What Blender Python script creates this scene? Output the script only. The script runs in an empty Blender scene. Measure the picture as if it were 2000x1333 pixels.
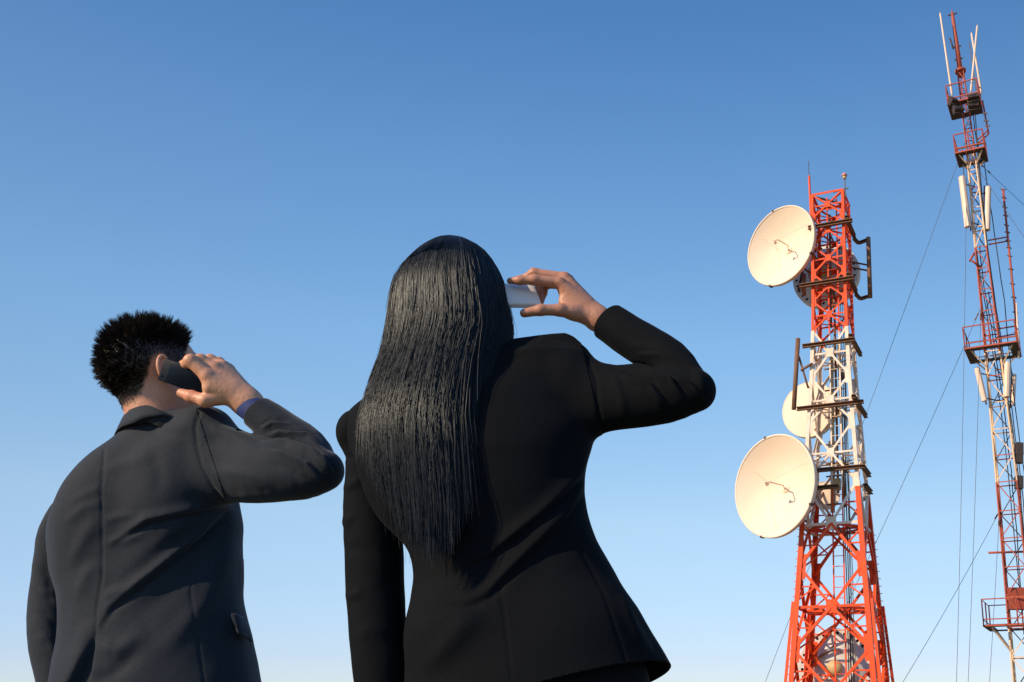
import bpy, bmesh, math, random
import numpy as np
from mathutils import Vector, Matrix

rng = np.random.default_rng(7)
random.seed(7)
SC = bpy.context.scene
COL = SC.collection

# ------------------------------------------------------------------ camera
PITCH = math.radians(16.0)
CAM_Z = 0.72
FPX, PPX, PPY = 1944.0, 1300.0, 863.0          # focal length and principal point for a 2000 px wide picture
cam_data = bpy.data.cameras.new('camera')
cam_data.sensor_width = 36.0
cam_data.lens = FPX / 2000.0 * 36.0
cam_data.shift_x = (1000.0 - PPX) / 2000.0
cam_data.shift_y = (PPY - 666.5) / 2000.0
cam_data.clip_start = 0.05
cam_data.clip_end = 20000.0
cam = bpy.data.objects.new('camera', cam_data)
cam.location = (0, 0, CAM_Z)
cam.rotation_euler = (math.radians(90) + PITCH, 0, 0)
COL.objects.link(cam)
SC.camera = cam

# ------------------------------------------------------------------ sky and sun
SUN_TO = Vector((-0.765, -0.43, 0.48)).normalized()      # direction towards the sun
sun_el = math.asin(SUN_TO.z)
sun_az = math.atan2(SUN_TO.x, SUN_TO.y)
world = bpy.data.worlds.new('World')
SC.world = world
world.use_nodes = True
wn = world.node_tree
wn.nodes.clear()
sky = wn.nodes.new('ShaderNodeTexSky')
sky.sky_type = 'NISHITA'
sky.sun_disc = False
sky.sun_elevation = sun_el
sky.sun_rotation = sun_az
sky.altitude = 0
sky.air_density = 1.0
sky.dust_density = 0.0
sky.ozone_density = 6.0
bg = wn.nodes.new('ShaderNodeBackground')
bg.inputs['Strength'].default_value = 0.145
wout = wn.nodes.new('ShaderNodeOutputWorld')
# colour grade of the whole sky dome by elevation only: hazy pink-white at the horizon, clear blue overhead
wtc = wn.nodes.new('ShaderNodeTexCoord')
# the sky varies little from left to right in this photograph: flatten its change with azimuth
wflat = wn.nodes.new('ShaderNodeMapping')
wflat.inputs['Scale'].default_value = (0.35, 1.0, 1.0)
wn.links.new(wtc.outputs['Generated'], wflat.inputs['Vector'])
wnorm = wn.nodes.new('ShaderNodeVectorMath'); wnorm.operation = 'NORMALIZE'
wn.links.new(wflat.outputs[0], wnorm.inputs[0])
wn.links.new(wnorm.outputs[0], sky.inputs[0])
wsep = wn.nodes.new('ShaderNodeSeparateXYZ')
wn.links.new(wtc.outputs['Generated'], wsep.inputs[0])
grade = wn.nodes.new('ShaderNodeValToRGB')
GRADE = [(0.01, (0.480, 0.440, 0.480)), (0.061, (0.600, 0.492, 0.500)), (0.196, (0.991, 0.776, 0.599)), (0.367, (0.948, 0.918, 0.763)), (0.521, (0.759, 0.841, 0.78)), (0.631, (0.556, 0.72, 0.737))]
er = grade.color_ramp.elements
while len(er) < len(GRADE): er.new(0.5)
for e_, (p_, c_) in zip(er, GRADE):
    e_.position = p_
    e_.color = (*c_, 1)
wn.links.new(wsep.outputs['Z'], grade.inputs['Fac'])
wmul = wn.nodes.new('ShaderNodeMix')
wmul.data_type = 'RGBA'; wmul.blend_type = 'MULTIPLY'
wmul.inputs['Factor'].default_value = 1.0
wn.links.new(sky.outputs[0], wmul.inputs['A'])
wn.links.new(grade.outputs['Color'], wmul.inputs['B'])
wn.links.new(wmul.outputs['Result'], bg.inputs['Color'])
wn.links.new(bg.outputs[0], wout.inputs['Surface'])

sun_data = bpy.data.lights.new('sun', 'SUN')
sun_data.energy = 2.6
sun_data.angle = math.radians(0.5)
sun_data.color = (1.0, 0.77, 0.52)
sun = bpy.data.objects.new('sun', sun_data)
sun.rotation_euler = (-SUN_TO).to_track_quat('-Z', 'Y').to_euler()
sun.location = (-20, -10, 30)
COL.objects.link(sun)

vs = SC.view_settings
vs.view_transform = 'Standard'
vs.look = 'None'
vs.exposure = 1.0
vs.gamma = 1.0
vs.use_curve_mapping = False

# ------------------------------------------------------------------ helpers
SP, CP = math.sin(PITCH), math.cos(PITCH)

def pix(u, v, Y):
    """world point on the vertical plane y = Y that a 2000 px picture shows at (u, v)"""
    xc, yc = (u - PPX) / FPX, (PPY - v) / FPX
    dy, dz = CP - yc * SP, SP + yc * CP
    t = Y / dy
    return np.array((xc * t, Y, CAM_Z + dz * t))

def proj(P):
    """(u, v) of world points, array (N, 3)"""
    P = np.asarray(P, dtype=float)
    x, y, z = P[:, 0], P[:, 1], P[:, 2] - CAM_Z
    d = y * CP + z * SP
    yc = (-y * SP + z * CP) / d
    return PPX + FPX * x / d, PPY - FPX * yc

def ppm(v, Y):
    yc = (PPY - v) / FPX
    return FPX * (CP - yc * SP) / Y

def zat(v, Y):
    return float(pix(1000, v, Y)[2])

MATS = {}
def mat(name, color, rough=0.6, metal=0.0, spec=0.5, noise=None, bump=None, **kw):
    """Principled material; noise=(scale, amount, colour2) mottles the colour, bump=(scale, strength, distance)"""
    m = bpy.data.materials.new(name)
    m.use_nodes = True
    nt = m.node_tree
    b = nt.nodes['Principled BSDF']
    b.inputs['Base Color'].default_value = (*color, 1)
    b.inputs['Roughness'].default_value = rough
    b.inputs['Metallic'].default_value = metal
    b.inputs['Specular IOR Level'].default_value = spec
    for k, val in kw.items():
        b.inputs[k.replace('_', ' ')].default_value = val
    if noise or bump:
        tc = nt.nodes.new('ShaderNodeNewGeometry')          # world position, so that shared meshes weather differently
    if noise:
        n = nt.nodes.new('ShaderNodeTexNoise')
        n.inputs['Scale'].default_value = noise[0]
        n.inputs['Detail'].default_value = 6
        n.inputs['Roughness'].default_value = 0.65
        nt.links.new(tc.outputs['Position'], n.inputs['Vector'])
        r = nt.nodes.new('ShaderNodeValToRGB')
        r.color_ramp.elements[0].position = 0.5 - 0.5 * noise[1]
        r.color_ramp.elements[1].position = 0.5 + 0.5 * noise[1]
        r.color_ramp.elements[0].color = (*noise[2], 1)
        r.color_ramp.elements[1].color = (*color, 1)
        nt.links.new(n.outputs['Fac'], r.inputs['Fac'])
        nt.links.new(r.outputs['Color'], b.inputs['Base Color'])
    if bump:
        n2 = nt.nodes.new('ShaderNodeTexNoise')
        n2.inputs['Scale'].default_value = bump[0]
        n2.inputs['Detail'].default_value = 4
        nt.links.new(tc.outputs['Position'], n2.inputs['Vector'])
        bp = nt.nodes.new('ShaderNodeBump')
        bp.inputs['Strength'].default_value = bump[1]
        bp.inputs['Distance'].default_value = bump[2]
        nt.links.new(n2.outputs['Fac'], bp.inputs['Height'])
        nt.links.new(bp.outputs['Normal'], b.inputs['Normal'])
    MATS[name] = m
    return m

def tag(o, label, cat, group=None, kind=None):
    o['label'] = label
    o['category'] = cat
    if group: o['group'] = group
    if kind: o['kind'] = kind
    return o

def empty(name, loc=(0, 0, 0)):
    o = bpy.data.objects.new(name, None)
    o.empty_display_size = 0.2
    o.location = loc
    COL.objects.link(o)
    return o

def attach(o, parent):
    """child of parent while keeping world coordinates of the data"""
    if parent is not None:
        o.parent = parent
        o.matrix_parent_inverse = Matrix.Translation(-Vector(abs_loc(parent)))
    return o

ABS = {}
def abs_loc(p):
    v = Vector(p.location)
    q = p.parent
    if q is None:
        return v
    return Vector((0, 0, 0)) if v.length == 0 else v

def mesh_obj(name, verts, faces, m, parent=None, smooth=True):
    me = bpy.data.meshes.new(name)
    me.from_pydata([tuple(map(float, p)) for p in verts], [], [tuple(map(int, f)) for f in faces])
    me.update()
    if smooth:
        me.polygons.foreach_set('use_smooth', [True] * len(me.polygons))
    ms = m if isinstance(m, (list, tuple)) else [m]
    for q in ms: me.materials.append(q)
    o = bpy.data.objects.new(name, me)
    COL.objects.link(o)
    attach(o, parent)
    return o

def np_mesh_obj(name, V, Q, m, parent=None):
    """fast mesh from numpy arrays: V (n,3), Q (f,k) all the same polygon size"""
    me = bpy.data.meshes.new(name)
    k = Q.shape[1]
    me.vertices.add(len(V)); me.vertices.foreach_set('co', np.ascontiguousarray(V, dtype=np.float32).ravel())
    me.loops.add(Q.size); me.loops.foreach_set('vertex_index', np.ascontiguousarray(Q, dtype=np.int32).ravel())
    me.polygons.add(len(Q))
    me.polygons.foreach_set('loop_start', np.arange(0, Q.size, k, dtype=np.int32))
    me.update(calc_edges=True)
    me.validate()
    me.polygons.foreach_set('use_smooth', np.ones(len(me.polygons), dtype=bool))
    me.materials.append(m)
    o = bpy.data.objects.new(name, me)
    COL.objects.link(o)
    attach(o, parent)
    return o

def catmull(xs, ys, xq):
    """smooth monotone-ish interpolation of ys(xs) at xq (cubic Hermite, limited slopes)"""
    xs = np.asarray(xs, float); ys = np.asarray(ys, float)
    h = np.diff(xs); d = np.diff(ys) / h
    m = np.zeros_like(ys)
    m[1:-1] = np.where(d[:-1] * d[1:] > 0, 2 * d[:-1] * d[1:] / (d[:-1] + d[1:] + 1e-12), 0)
    m[0], m[-1] = d[0], d[-1]
    xq = np.clip(np.asarray(xq, float), xs[0], xs[-1])
    i = np.clip(np.searchsorted(xs, xq) - 1, 0, len(h) - 1)
    t = (xq - xs[i]) / h[i]
    t2, t3 = t * t, t * t * t
    return ((2 * t3 - 3 * t2 + 1) * ys[i] + (t3 - 2 * t2 + t) * h[i] * m[i]
            + (-2 * t3 + 3 * t2) * ys[i + 1] + (t3 - t2) * h[i] * m[i + 1])

def tube_data(pts, r, n=8, cap=True):
    """verts and quads of a tube along pts; r is a number or one radius per point"""
    pts = [Vector(p) for p in pts]
    rs = [r] * len(pts) if isinstance(r, (int, float)) else list(r)
    V, F = [], []
    t0 = (pts[1] - pts[0]).normalized()
    up = Vector((0, 0, 1)) if abs(t0.z) < 0.9 else Vector((1, 0, 0))
    a = t0.cross(up).normalized()
    for i, p in enumerate(pts):
        t = (pts[min(i + 1, len(pts) - 1)] - pts[max(i - 1, 0)]).normalized()
        a = (a - t * a.dot(t)).normalized()
        b = t.cross(a)
        for k in range(n):
            w = 2 * math.pi * k / n
            V.append(p + (a * math.cos(w) + b * math.sin(w)) * rs[i])
    for i in range(len(pts) - 1):
        for k in range(n):
            k2 = (k + 1) % n
            F.append((i * n + k, i * n + k2, (i + 1) * n + k2, (i + 1) * n + k))
    if cap:
        F.append(tuple(range(n - 1, -1, -1)))
        F.append(tuple((len(pts) - 1) * n + k for k in range(n)))
    return V, F

def tube(name, pts, r, m, parent=None, n=8):
    V, F = tube_data(pts, r, n)
    return mesh_obj(name, V, F, m, parent)

def join_data(lst):
    V, F = [], []
    for v, f in lst:
        o = len(V)
        V += list(v)
        F += [tuple(i + o for i in q) for q in f]
    return V, F

def bev(o, w, seg=2):
    md = o.modifiers.new('bevel', 'BEVEL')
    md.width = w; md.segments = seg; md.limit_method = 'ANGLE'
    return o

# unit bars along +Z (length 1): scaled copies share the mesh
UNIT = {}
def unit_mesh(kind, m):
    key = (kind, m.name)
    if key in UNIT: return UNIT[key]
    if kind == 'angle':                       # L section, legs 1 wide, 0.14 thick
        t = 0.16
        prof = [(-.5, -.5), (.5, -.5), (.5, -.5 + t), (-.5 + t, -.5 + t), (-.5 + t, .5), (-.5, .5)]
    elif kind == 'channel':
        t = 0.18
        prof = [(-.5, -.5), (.5, -.5), (.5, -.5 + t), (-.5 + t, -.5 + t), (-.5 + t, .5 - t), (.5, .5 - t), (.5, .5), (-.5, .5)]
    elif kind == 'plate':
        prof = [(-.5, -.5), (.5, -.5), (.5, .5), (-.5, .5)]
    else:
        prof = [(.5 * math.cos(2 * math.pi * k / 8), .5 * math.sin(2 * math.pi * k / 8)) for k in range(8)]
    n = len(prof)
    V = [(x, y, 0) for x, y in prof] + [(x, y, 1) for x, y in prof]
    F = [(k, (k + 1) % n, n + (k + 1) % n, n + k) for k in range(n)] + [tuple(range(n - 1, -1, -1)), tuple(range(n, 2 * n))]
    me = bpy.data.meshes.new(kind + '_bar')
    me.from_pydata(V, [], F)
    me.update()
    if kind == 'round':
        me.polygons.foreach_set('use_smooth', [True] * n + [False, False])
    me.materials.append(m)
    UNIT[key] = me
    return me

def bar(name, a, b, w, m, parent=None, kind='angle', face=None, w2=None):
    """a bar from a to b, w wide; face = direction its corner/back points to"""
    a, b = Vector(a), Vector(b)
    z = (b - a); L = z.length; z = z / L
    f = Vector(face) if face is not None else Vector((0, -1, 0.001))
    y = (f - z * f.dot(z))
    if y.length < 1e-4:
        y = Vector((1, 0, 0)) - z * z.x
    y.normalize()
    x = y.cross(z)
    M = Matrix(((-x.x * w, -y.x * (w2 or w), z.x * L, a.x), (-x.y * w, -y.y * (w2 or w), z.y * L, a.y), (-x.z * w, -y.z * (w2 or w), z.z * L, a.z), (0, 0, 0, 1)))
    o = bpy.data.objects.new(name, unit_mesh(kind, m))
    COL.objects.link(o)
    if parent is not None:
        o.parent = parent
        o.matrix_basis = Matrix.Translation(-abs_loc(parent)) @ M
    else:
        o.matrix_basis = M
    return o

# ------------------------------------------------------------------ materials of the place
M_RED = mat('red_paint', (0.93, 0.095, 0.012), 0.5, spec=0.3, noise=(3.2, 0.35, (0.66, 0.075, 0.020)))
M_WHITE = mat('white_paint', (0.92, 0.80, 0.70), 0.5, noise=(3.0, 0.4, (0.74, 0.54, 0.38)))
M_DISH = mat('dish_white', (0.89, 0.755, 0.61), 0.6, spec=0.3, noise=(1.1, 0.7, (0.84, 0.66, 0.50)))
M_DISHBACK = mat('dish_back_grey', (0.66, 0.66, 0.66), 0.5, noise=(3.0, 0.6, (0.52, 0.51, 0.5)))
M_RUST = mat('rusty_steel', (0.27, 0.135, 0.07), 0.75, noise=(6.0, 0.6, (0.12, 0.062, 0.036)))
M_DARK = mat('dark_steel', (0.035, 0.03, 0.03), 0.6, noise=(8.0, 0.6, (0.085, 0.05, 0.035)))
M_CABLE = mat('cable_black', (0.02, 0.02, 0.022), 0.55)
M_WIRE = mat('guy_wire_steel', (0.10, 0.10, 0.11), 0.5, metal=0.3)
M_MRED = mat('mast_red_paint', (0.52, 0.075, 0.035), 0.6, noise=(5.0, 0.7, (0.30, 0.075, 0.04)))
M_MWHITE = mat('mast_white_paint', (0.92, 0.70, 0.49), 0.6, noise=(4.0, 0.7, (0.66, 0.40, 0.20)))
M_PANEL = mat('antenna_panel_white', (0.86, 0.67, 0.55), 0.5, noise=(2.0, 0.6, (0.74, 0.54, 0.40)))
M_PIPE = mat('cream_pipe', (0.62, 0.47, 0.24), 0.55, noise=(4.0, 0.6, (0.48, 0.34, 0.17)))
M_DISHROD = mat('feed_rod_paint', (0.74, 0.55, 0.44), 0.6)
M_LAMP = mat('beacon_glass', (0.75, 0.30, 0.25), 0.2)
M_CONC = mat('concrete', (0.33, 0.32, 0.30), 0.9, noise=(3.0, 0.6, (0.24, 0.23, 0.21)), bump=(30.0, 0.4, 0.02))
M_GROUND = mat('dry_ground', (0.20, 0.17, 0.11), 0.95, noise=(0.25, 0.6, (0.10, 0.11, 0.05)), bump=(4.0, 0.5, 0.05))

# ------------------------------------------------------------------ ground
def make_ground():
    n, R = 48, 9000.0
    V, F = [(0, 0, 0)], []
    radii = [6, 20, 60, 200, 800, 3000, R]
    for r in radii:
        for k in range(n):
            a = 2 * math.pi * k / n
            V.append((r * math.cos(a), r * math.sin(a), 0))
    for k in range(n):
        F.append((0, 1 + k, 1 + (k + 1) % n))
    for i in range(len(radii) - 1):
        for k in range(n):
            k2 = (k + 1) % n
            F.append((1 + i * n + k, 1 + (i + 1) * n + k, 1 + (i + 1) * n + k2, 1 + i * n + k2))
    o = mesh_obj('ground', V, F, M_GROUND)
    o['kind'] = 'structure'
make_ground()

# ------------------------------------------------------------------ the square lattice tower with the dishes
TD = 40.0
TROT = math.radians(21)
E1 = np.array((math.cos(TROT), -math.sin(TROT), 0.0))
E2 = np.array((math.sin(TROT), math.cos(TROT), 0.0))
_tv = [390, 640, 750, 850, 990, 1050, 1310, 1440]
_ts = [59, 64, 73, 88, 105, 113, 153, 172]
TZ = [zat(v, TD) for v in _tv]
TS = [s / ppm(v, TD) for s, v in zip(_ts, _tv)]
_za, _zb = zat(385, TD), zat(1310, TD)
_xa, _xb = pix(1622, 385, TD)[0], pix(1641, 1310, TD)[0]

def tside(z):
    return float(np.interp(-z, [-q for q in TZ], TS))
def tax(z):
    return np.array((_xb + (_xa - _xb) * (z - _zb) / (_za - _zb), TD, z))
def tc(i, z, ins=0.0):
    """corner i of the tower at height z: 0 front left, 1 front right, 2 back right, 3 back left"""
    sx, sy = ((-1, -1), (1, -1), (1, 1), (-1, 1))[i]
    h = tside(z) / 2 - ins
    return tax(z) + E1 * sx * h + E2 * sy * h
def tin(x, y, z):
    """point inside the tower in tower axes (metres)"""
    return tax(z) + E1 * x + E2 * y

tower = empty('lattice_tower', (tax(0)[0], TD, 0))
tag(tower, 'red and white square lattice tower carrying the round dishes', 'tower')
FACE_N = [-E2, E1, E2, -E1]
LV = [391, 437, 490, 545, 598, 655, 748, 838, 955, 1113, 1272, 1430]
LZ = [zat(v, TD) for v in LV]
LZ[-1] = 0.25
Z_W1, Z_W0 = zat(655, TD), zat(966, TD)           # white between these heights
def tcol(z):
    return M_WHITE if Z_W0 < z < Z_W1 else M_RED

for p in range(len(LZ) - 1):
    zt, zb = LZ[p], LZ[p + 1]
    zm = zb + (zt - zb) * 0.5
    big = p >= 6
    wl = 0.125 if p < 5 else (0.15 if p < 8 else 0.20)
    wd = 0.072 if p < 5 else (0.085 if p < 8 else 0.115)
    cl = tcol(zm)
    for i in range(4):
        out = (FACE_N[i] + FACE_N[i - 1])
        pieces = [(zb, zt, cl)]
        if zb < Z_W0 < zt:
            pieces = [(zb, Z_W0, M_RED), (Z_W0, zt, M_WHITE)]
        for q0, q1, cc in pieces:
            bar('leg', tc(i, q0), tc(i, q1), wl, cc, tower, 'angle', face=FACE_N[i], w2=wl)
    for i in range(4):
        j = (i + 1) % 4
        N = FACE_N[i]
        off = N * 0.02
        mid = (tc(i, zm) + tc(j, zm)) / 2
        cb = tcol(zm) if not (zb < Z_W0 < zt) else M_WHITE
        cbl = tcol((zb + zm) / 2)
        for c_, zz, cc in ((i, zt, cb), (j, zt, cb), (i, zb, cbl), (j, zb, cbl)):
            bar('diagonal_brace', mid + off, tc(c_, zz) + off * 0.5, wd, cc, tower, 'angle', face=N)
        for c_ in (i, j):
            bar('horizontal_brace', mid - off, tc(c_, zm) - off, wd * 0.9, cb, tower, 'angle', face=N)
        # gusset plates: at the crossing and along both legs at the panel points
        g = 0.24 if p < 5 else (0.30 if p < 8 else 0.42)
        ex = (tc(j, zm) - tc(i, zm)); ex = ex / np.linalg.norm(ex)
        bar('gusset_plate', mid + N * 0.055 - np.array((0, 0, g * 0.62)), mid + N * 0.055 + np.array((0, 0, g * 0.62)), g, cb, tower, 'plate', face=N, w2=0.016)
        for c_, sgn in ((i, 1), (j, -1)):
            gl = g * (0.95 if p < 5 else 1.2)
            zc = zb
            if zc < 1: continue
            a = tc(c_, zc - gl) + ex * sgn * g * 0.32 + N * 0.045
            b = tc(c_, zc + gl) + ex * sgn * g * 0.32 + N * 0.045
            bar('gusset_plate', a, b, g * 0.55, tcol(zc), tower, 'plate', face=N, w2=0.016)
        # redundant members of the wide lower panels
        if p >= 8:
            for c_, sg in ((i, 1), (j, -1)):
                for zz0, zz1 in ((zm, zt), (zm, zb)):
                    zq = zz0 + (zz1 - zz0) * 0.5
                    dm = (mid + tc(c_, zz1)) / 2
                    bar('redundant_strut', tc(c_, zq), dm, 0.06, tcol(zq), tower, 'angle', face=N)
                    zq2 = zz0 + (zz1 - zz0) * 0.16
                    bar('redundant_strut', tc(c_, zq2), dm, 0.06, tcol(zq2), tower, 'angle', face=N)
    # diaphragm joining the four crossings
    mids = [(tc(i, zm) + tc((i + 1) % 4, zm)) / 2 for i in range(4)]
    for i in range(4):
        bar('diaphragm_brace', mids[i], mids[(i + 1) % 4], wd * 0.8, cb if p < 8 else M_RED, tower, 'angle', face=(0, 0, -1))
    if p >= 8:
        bar('diaphragm_brace', mids[1], mids[3], wd * 0.8, M_RED, tower, 'angle', face=(0, 0, -1))
        for i in range(4):
            bar('diaphragm_brace', mids[i], tc(i, zm, .1), 0.06, M_RED, tower, 'angle', face=(0, 0, -1))
            bar('inner_brace', tc(i, zb, .12), tc((i + 2) % 4, zm, tside(zm) * .30), 0.07, M_RED, tower, 'angle', face=(0, -1, 0))
    if p in (1, 3, 6, 8, 9):
        bar('diaphragm_brace', mids[0], mids[2], wd * 0.8, M_RUST, tower, 'angle', face=(0, 0, -1))
zt = LZ[0]
for i in range(4):
    bar('top_rail', tc(i, zt), tc((i + 1) % 4, zt), 0.10, M_RED, tower, 'angle', face=FACE_N[i])
for i in (0, 1):
    bar('top_rail', tc(i, zt - 0.05), tc(i + 2, zt - 0.05), 0.07, M_RUST, tower, 'angle', face=(0, 0, -1))
# splice sleeves where the lower legs are doubled
for i in (0, 1, 2, 3):
    o_ = (FACE_N[i - 1] - 0) * 0.14
    zz = zat(1180, TD)
    bar('leg_sleeve', tc(i, 0.3) + FACE_N[(i - 1) % 4] * 0.0 + (E1 * (-0.28 if i in (0, 3) else 0.28)), tc(i, zz) + E1 * (-0.16 if i in (0, 3) else 0.16), 0.12, M_RED, tower, 'angle', face=FACE_N[i])

# ladder and cable run inside the tower
LXa, LYa = 0.10, -0.28
def lad(dx, z):
    s = tside(z) / tside(LZ[0])
    return tin(LXa + dx, LYa * (0.7 + 0.3 * s), z)
for p in range(len(LZ) - 1):
    for dx in (-0.21, 0.21):
        bar('ladder_rail', lad(dx, LZ[p + 1]), lad(dx, LZ[p]), 0.055, tcol((LZ[p] + LZ[p + 1]) / 2), tower, 'plate', face=-E2)
z = 0.6
while z < LZ[0] - 0.3:
    bar('ladder_rung', lad(-0.21, z), lad(0.21, z), 0.03, tcol(z), tower, 'round')
    z += 0.42
for k in range(7):
    x0 = 0.33 + 0.075 * (k % 4); y0 = -0.05 + 0.10 * (k // 4)
    pts = []
    top = LZ[0] - random.uniform(0.5, 7)
    zz = 0.3
    while zz < top:
        w = tside(zz) / 3.2
        pts.append(tin(x0 * (0.75 + 0.35 * w) + random.uniform(-.02, .02), y0 + random.uniform(-.025, .025), zz))
        zz += 1.6
    tube('feeder_cable', pts, random.choice((0.011, 0.014, 0.018)), M_CABLE if k != 3 else M_PIPE, tower, 6)
for (x0, y0, v0, v1, r_) in ((-0.12, 0.1, 1000, 690, 0.09), (0.18, 0.2, 990, 660, 0.06), (0.0, 0.35, 960, 560, 0.05), (-0.05, -0.02, 640, 420, 0.05)):
    tube('waveguide_pipe', [tin(x0 * 1.6, y0, zat(v0, TD)), tin(x0 * 1.2, y0, (zat(v0, TD) + zat(v1, TD)) / 2), tin(x0, y0, zat(v1, TD))], r_, M_PIPE if r_ > 0.05 else M_RUST, tower, 10)
# cable clamps and small boxes bolted to the inner column
for v_ in (720, 762, 815, 868, 905, 930, 985):
    zc = zat(v_, TD)
    bar('cable_clamp', tin(-0.42, 0.02, zc), tin(0.42, 0.02, zc), 0.07, M_RUST, tower, 'angle')
for (v_, x_, w_) in ((870, -0.15, 0.34), (945, -0.05, 0.4), (735, 0.30, 0.25), (915, 0.32, 0.3)):
    zc = zat(v_, TD)
    bar('junction_box', tin(x_, 0.12, zc - w_ * .6), tin(x_, 0.12, zc + w_ * .6), w_, M_PIPE if x_ < 0 else M_DARK, tower, 'plate', w2=0.2)
# step bolts on two legs
for i in (0, 2):
    for k in range(26):
        zc = zat(1040, TD) - k * 0.30
        if zc < 1: break
        d = -E1 if i == 0 else E1
        bar('step_bolt', tc(i, zc), tc(i, zc) + d * 0.20, 0.03, M_RED, tower, 'round')
# lightning rod and beacon on the top
q = tc(0, zt) - E1 * 0.10
bar('lightning_rod', q + np.array((0, 0, -1.2)), q + np.array((0, 0, 1.0)), 0.10, M_RED, tower, 'round')
bar('lightning_rod', q + np.array((0, 0, 1.0)), q + np.array((0, 0, 1.75)), 0.03, M_DARK, tower, 'round')
bar('rod_bracket', q + np.array((0, 0, 0.05)), tc(0, zt) + np.array((0, 0, 0.05)), 0.06, M_RUST, tower, 'plate')
q2 = tc(1, zt) + E1 * 0.12 - E2 * 0.02
bar('beacon_bracket', tc(1, zt - 0.05) - E1 * 0.4, q2 + E1 * 0.15, 0.06, M_DARK, tower, 'angle')
bar('beacon_pole', q2 - np.array((0, 0, 0.4)), q2 + np.array((0, 0, 0.55)), 0.045, M_RUST, tower, 'round')
def lathe(name, axis_o, axis_d, prof, m, parent, n=20):
    """surface of revolution; prof = [(along, radius)]"""
    o_, d = Vector(axis_o), Vector(axis_d).normalized()
    a = d.orthogonal().normalized(); b = d.cross(a)
    V, F = [], []
    for h, r in prof:
        for k in range(n):
            w = 2 * math.pi * k / n
            V.append(o_ + d * h + (a * math.cos(w) + b * math.sin(w)) * r)
    for i in range(len(prof) - 1):
        for k in range(n):
            k2 = (k + 1) % n
            F.append((i * n + k, i * n + k2, (i + 1) * n + k2, (i + 1) * n + k))
    return mesh_obj(name, V, F, m, parent)
lathe('beacon_base', q2 + np.array((0, 0, 0.5)), (0, 0, 1), [(0, .0), (0.0, .06), (.12, .09), (.14, .0)], M_PIPE, tower, 12)
lathe('beacon_lamp', q2 + np.array((0, 0, 0.64)), (0, 0, 1), [(0, .0), (0.0, .12), (.06, .125), (.12, .09), (.15, .0)], M_LAMP, tower, 14)

# rusty mounting frames
def ch(a, b, w=0.16, name='mounting_beam'):
    return bar(name, a, b, w, M_RUST, tower, 'channel', face=(0, 0, 1), w2=w)
def rp(u, v, dY):
    return pix(u, v, TD + dY)
def frame_ring(v, l0, r0, l1, r1):
    z_ = zat(v, TD)
    h = tside(z_) / 2 + 0.16
    ch(tin(-h - l0, -h, z_), tin(h + r0, -h, z_))
    ch(tin(h, -h - l1, z_ + 0.17), tin(h, h + r1, z_ + 0.17))
    return z_, h
z1, h1 = frame_ring(456, 0.0, 0.25, 0.1, 0.15)
z2, h2 = frame_ring(566, 0.4, 0.25, 0.1, 0.15)
# outrigger on the right side between those two rings
for z_, h in ((z1, h1), (z2, h2)):
    ch(tin(h, h, z_ + 0.0), tin(h + 0.15, h + 0.30, z_ - 0.12), 0.13, 'outrigger_arm')
    ch(tin(h + 0.15, h + 0.30, z_ - 0.12), tin(h + 0.62, h + 0.15, z_ - 0.1), 0.13, 'outrigger_arm')
tube('outrigger_post', [tin(h1 + 0.62, h1 + 0.15, z2 - 0.2), tin(h1 + 0.62, h1 + 0.15, z1 + 0.0)], 0.10, M_RUST, tower, 10)
for f_ in (0.42, 0.52):
    zc = z2 + (z1 - z2) * f_
    ch(tin(h1 - .2, h1 - .1, zc + 0.15), tin(h1 + 0.6, h1 + 0.15, zc - 0.05), 0.06, 'outrigger_strut')
tube('outrigger_post', [tin(-h2 - 0.42, -h2 + 0.95, z2 - 0.02), tin(-h2 - 0.42, -h2 + 0.95, z2 + 1.0)], 0.09, M_RUST, tower, 10)
tube('outrigger_strut', [tin(-h2 - 0.75, -h2 + 1.25, z2 + 0.35), tin(-h2 - 0.55, -h2 + 1.25, z2 + 1.3)], 0.06, M_DARK, tower, 8)
z3, h3 = frame_ring(684, 0.25, 0.18, 0.1, 0.55)
z4, h4 = frame_ring(806, 0.35, 0.35, 0.35, 0.55)
ch(tin(-h2 - 0.42, -h2 + 0.9, z2), tin(-h2 - 0.3, -h2, z2), 0.11, 'outrigger_arm')
tube('outrigger_post', [tin(-h4 - 0.46, -h4 - 0.06, z4 - 0.02), tin(-h3 - 0.42, -h3 - 0.06, z3 + 0.35)], 0.10, M_RUST, tower, 10)
tube('outrigger_strut', [tin(-h3 - 0.40, -h3, z3 - 0.45), tin(-h3 - 0.02, -h3, z3 - 1.9)], 0.045, M_RUST, tower, 8)
tube('outrigger_strut', [tin(-h3 - 0.32, -h3 - .05, z3 - 1.1), tin(-h3 + 0.2, -h3 - .05, z3 - 0.85)], 0.06, M_RUST, tower, 8)
z5, h5 = frame_ring(930, -0.55, 0.05, -0.6, -0.1)
z6, h6 = frame_ring(964, -0.45, -0.9, -0.9, -0.1)
for i in range(4):
    b0 = tc(i, 0)
    mesh_obj('footing', [(b0[0] + sx * w, b0[1] + sy * w, zz) for zz, w in ((-0.2, .55), (0.12, .55), (0.27, .38)) for sx, sy in ((-1, -1), (1, -1), (1, 1), (-1, 1))],
             [(k + 4 * r, (k + 1) % 4 + 4 * r, (k + 1) % 4 + 4 * r + 4, k + 4 * r + 4) for r in range(2) for k in range(4)] + [(8, 9, 10, 11)], M_CONC, tower, smooth=False)

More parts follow.
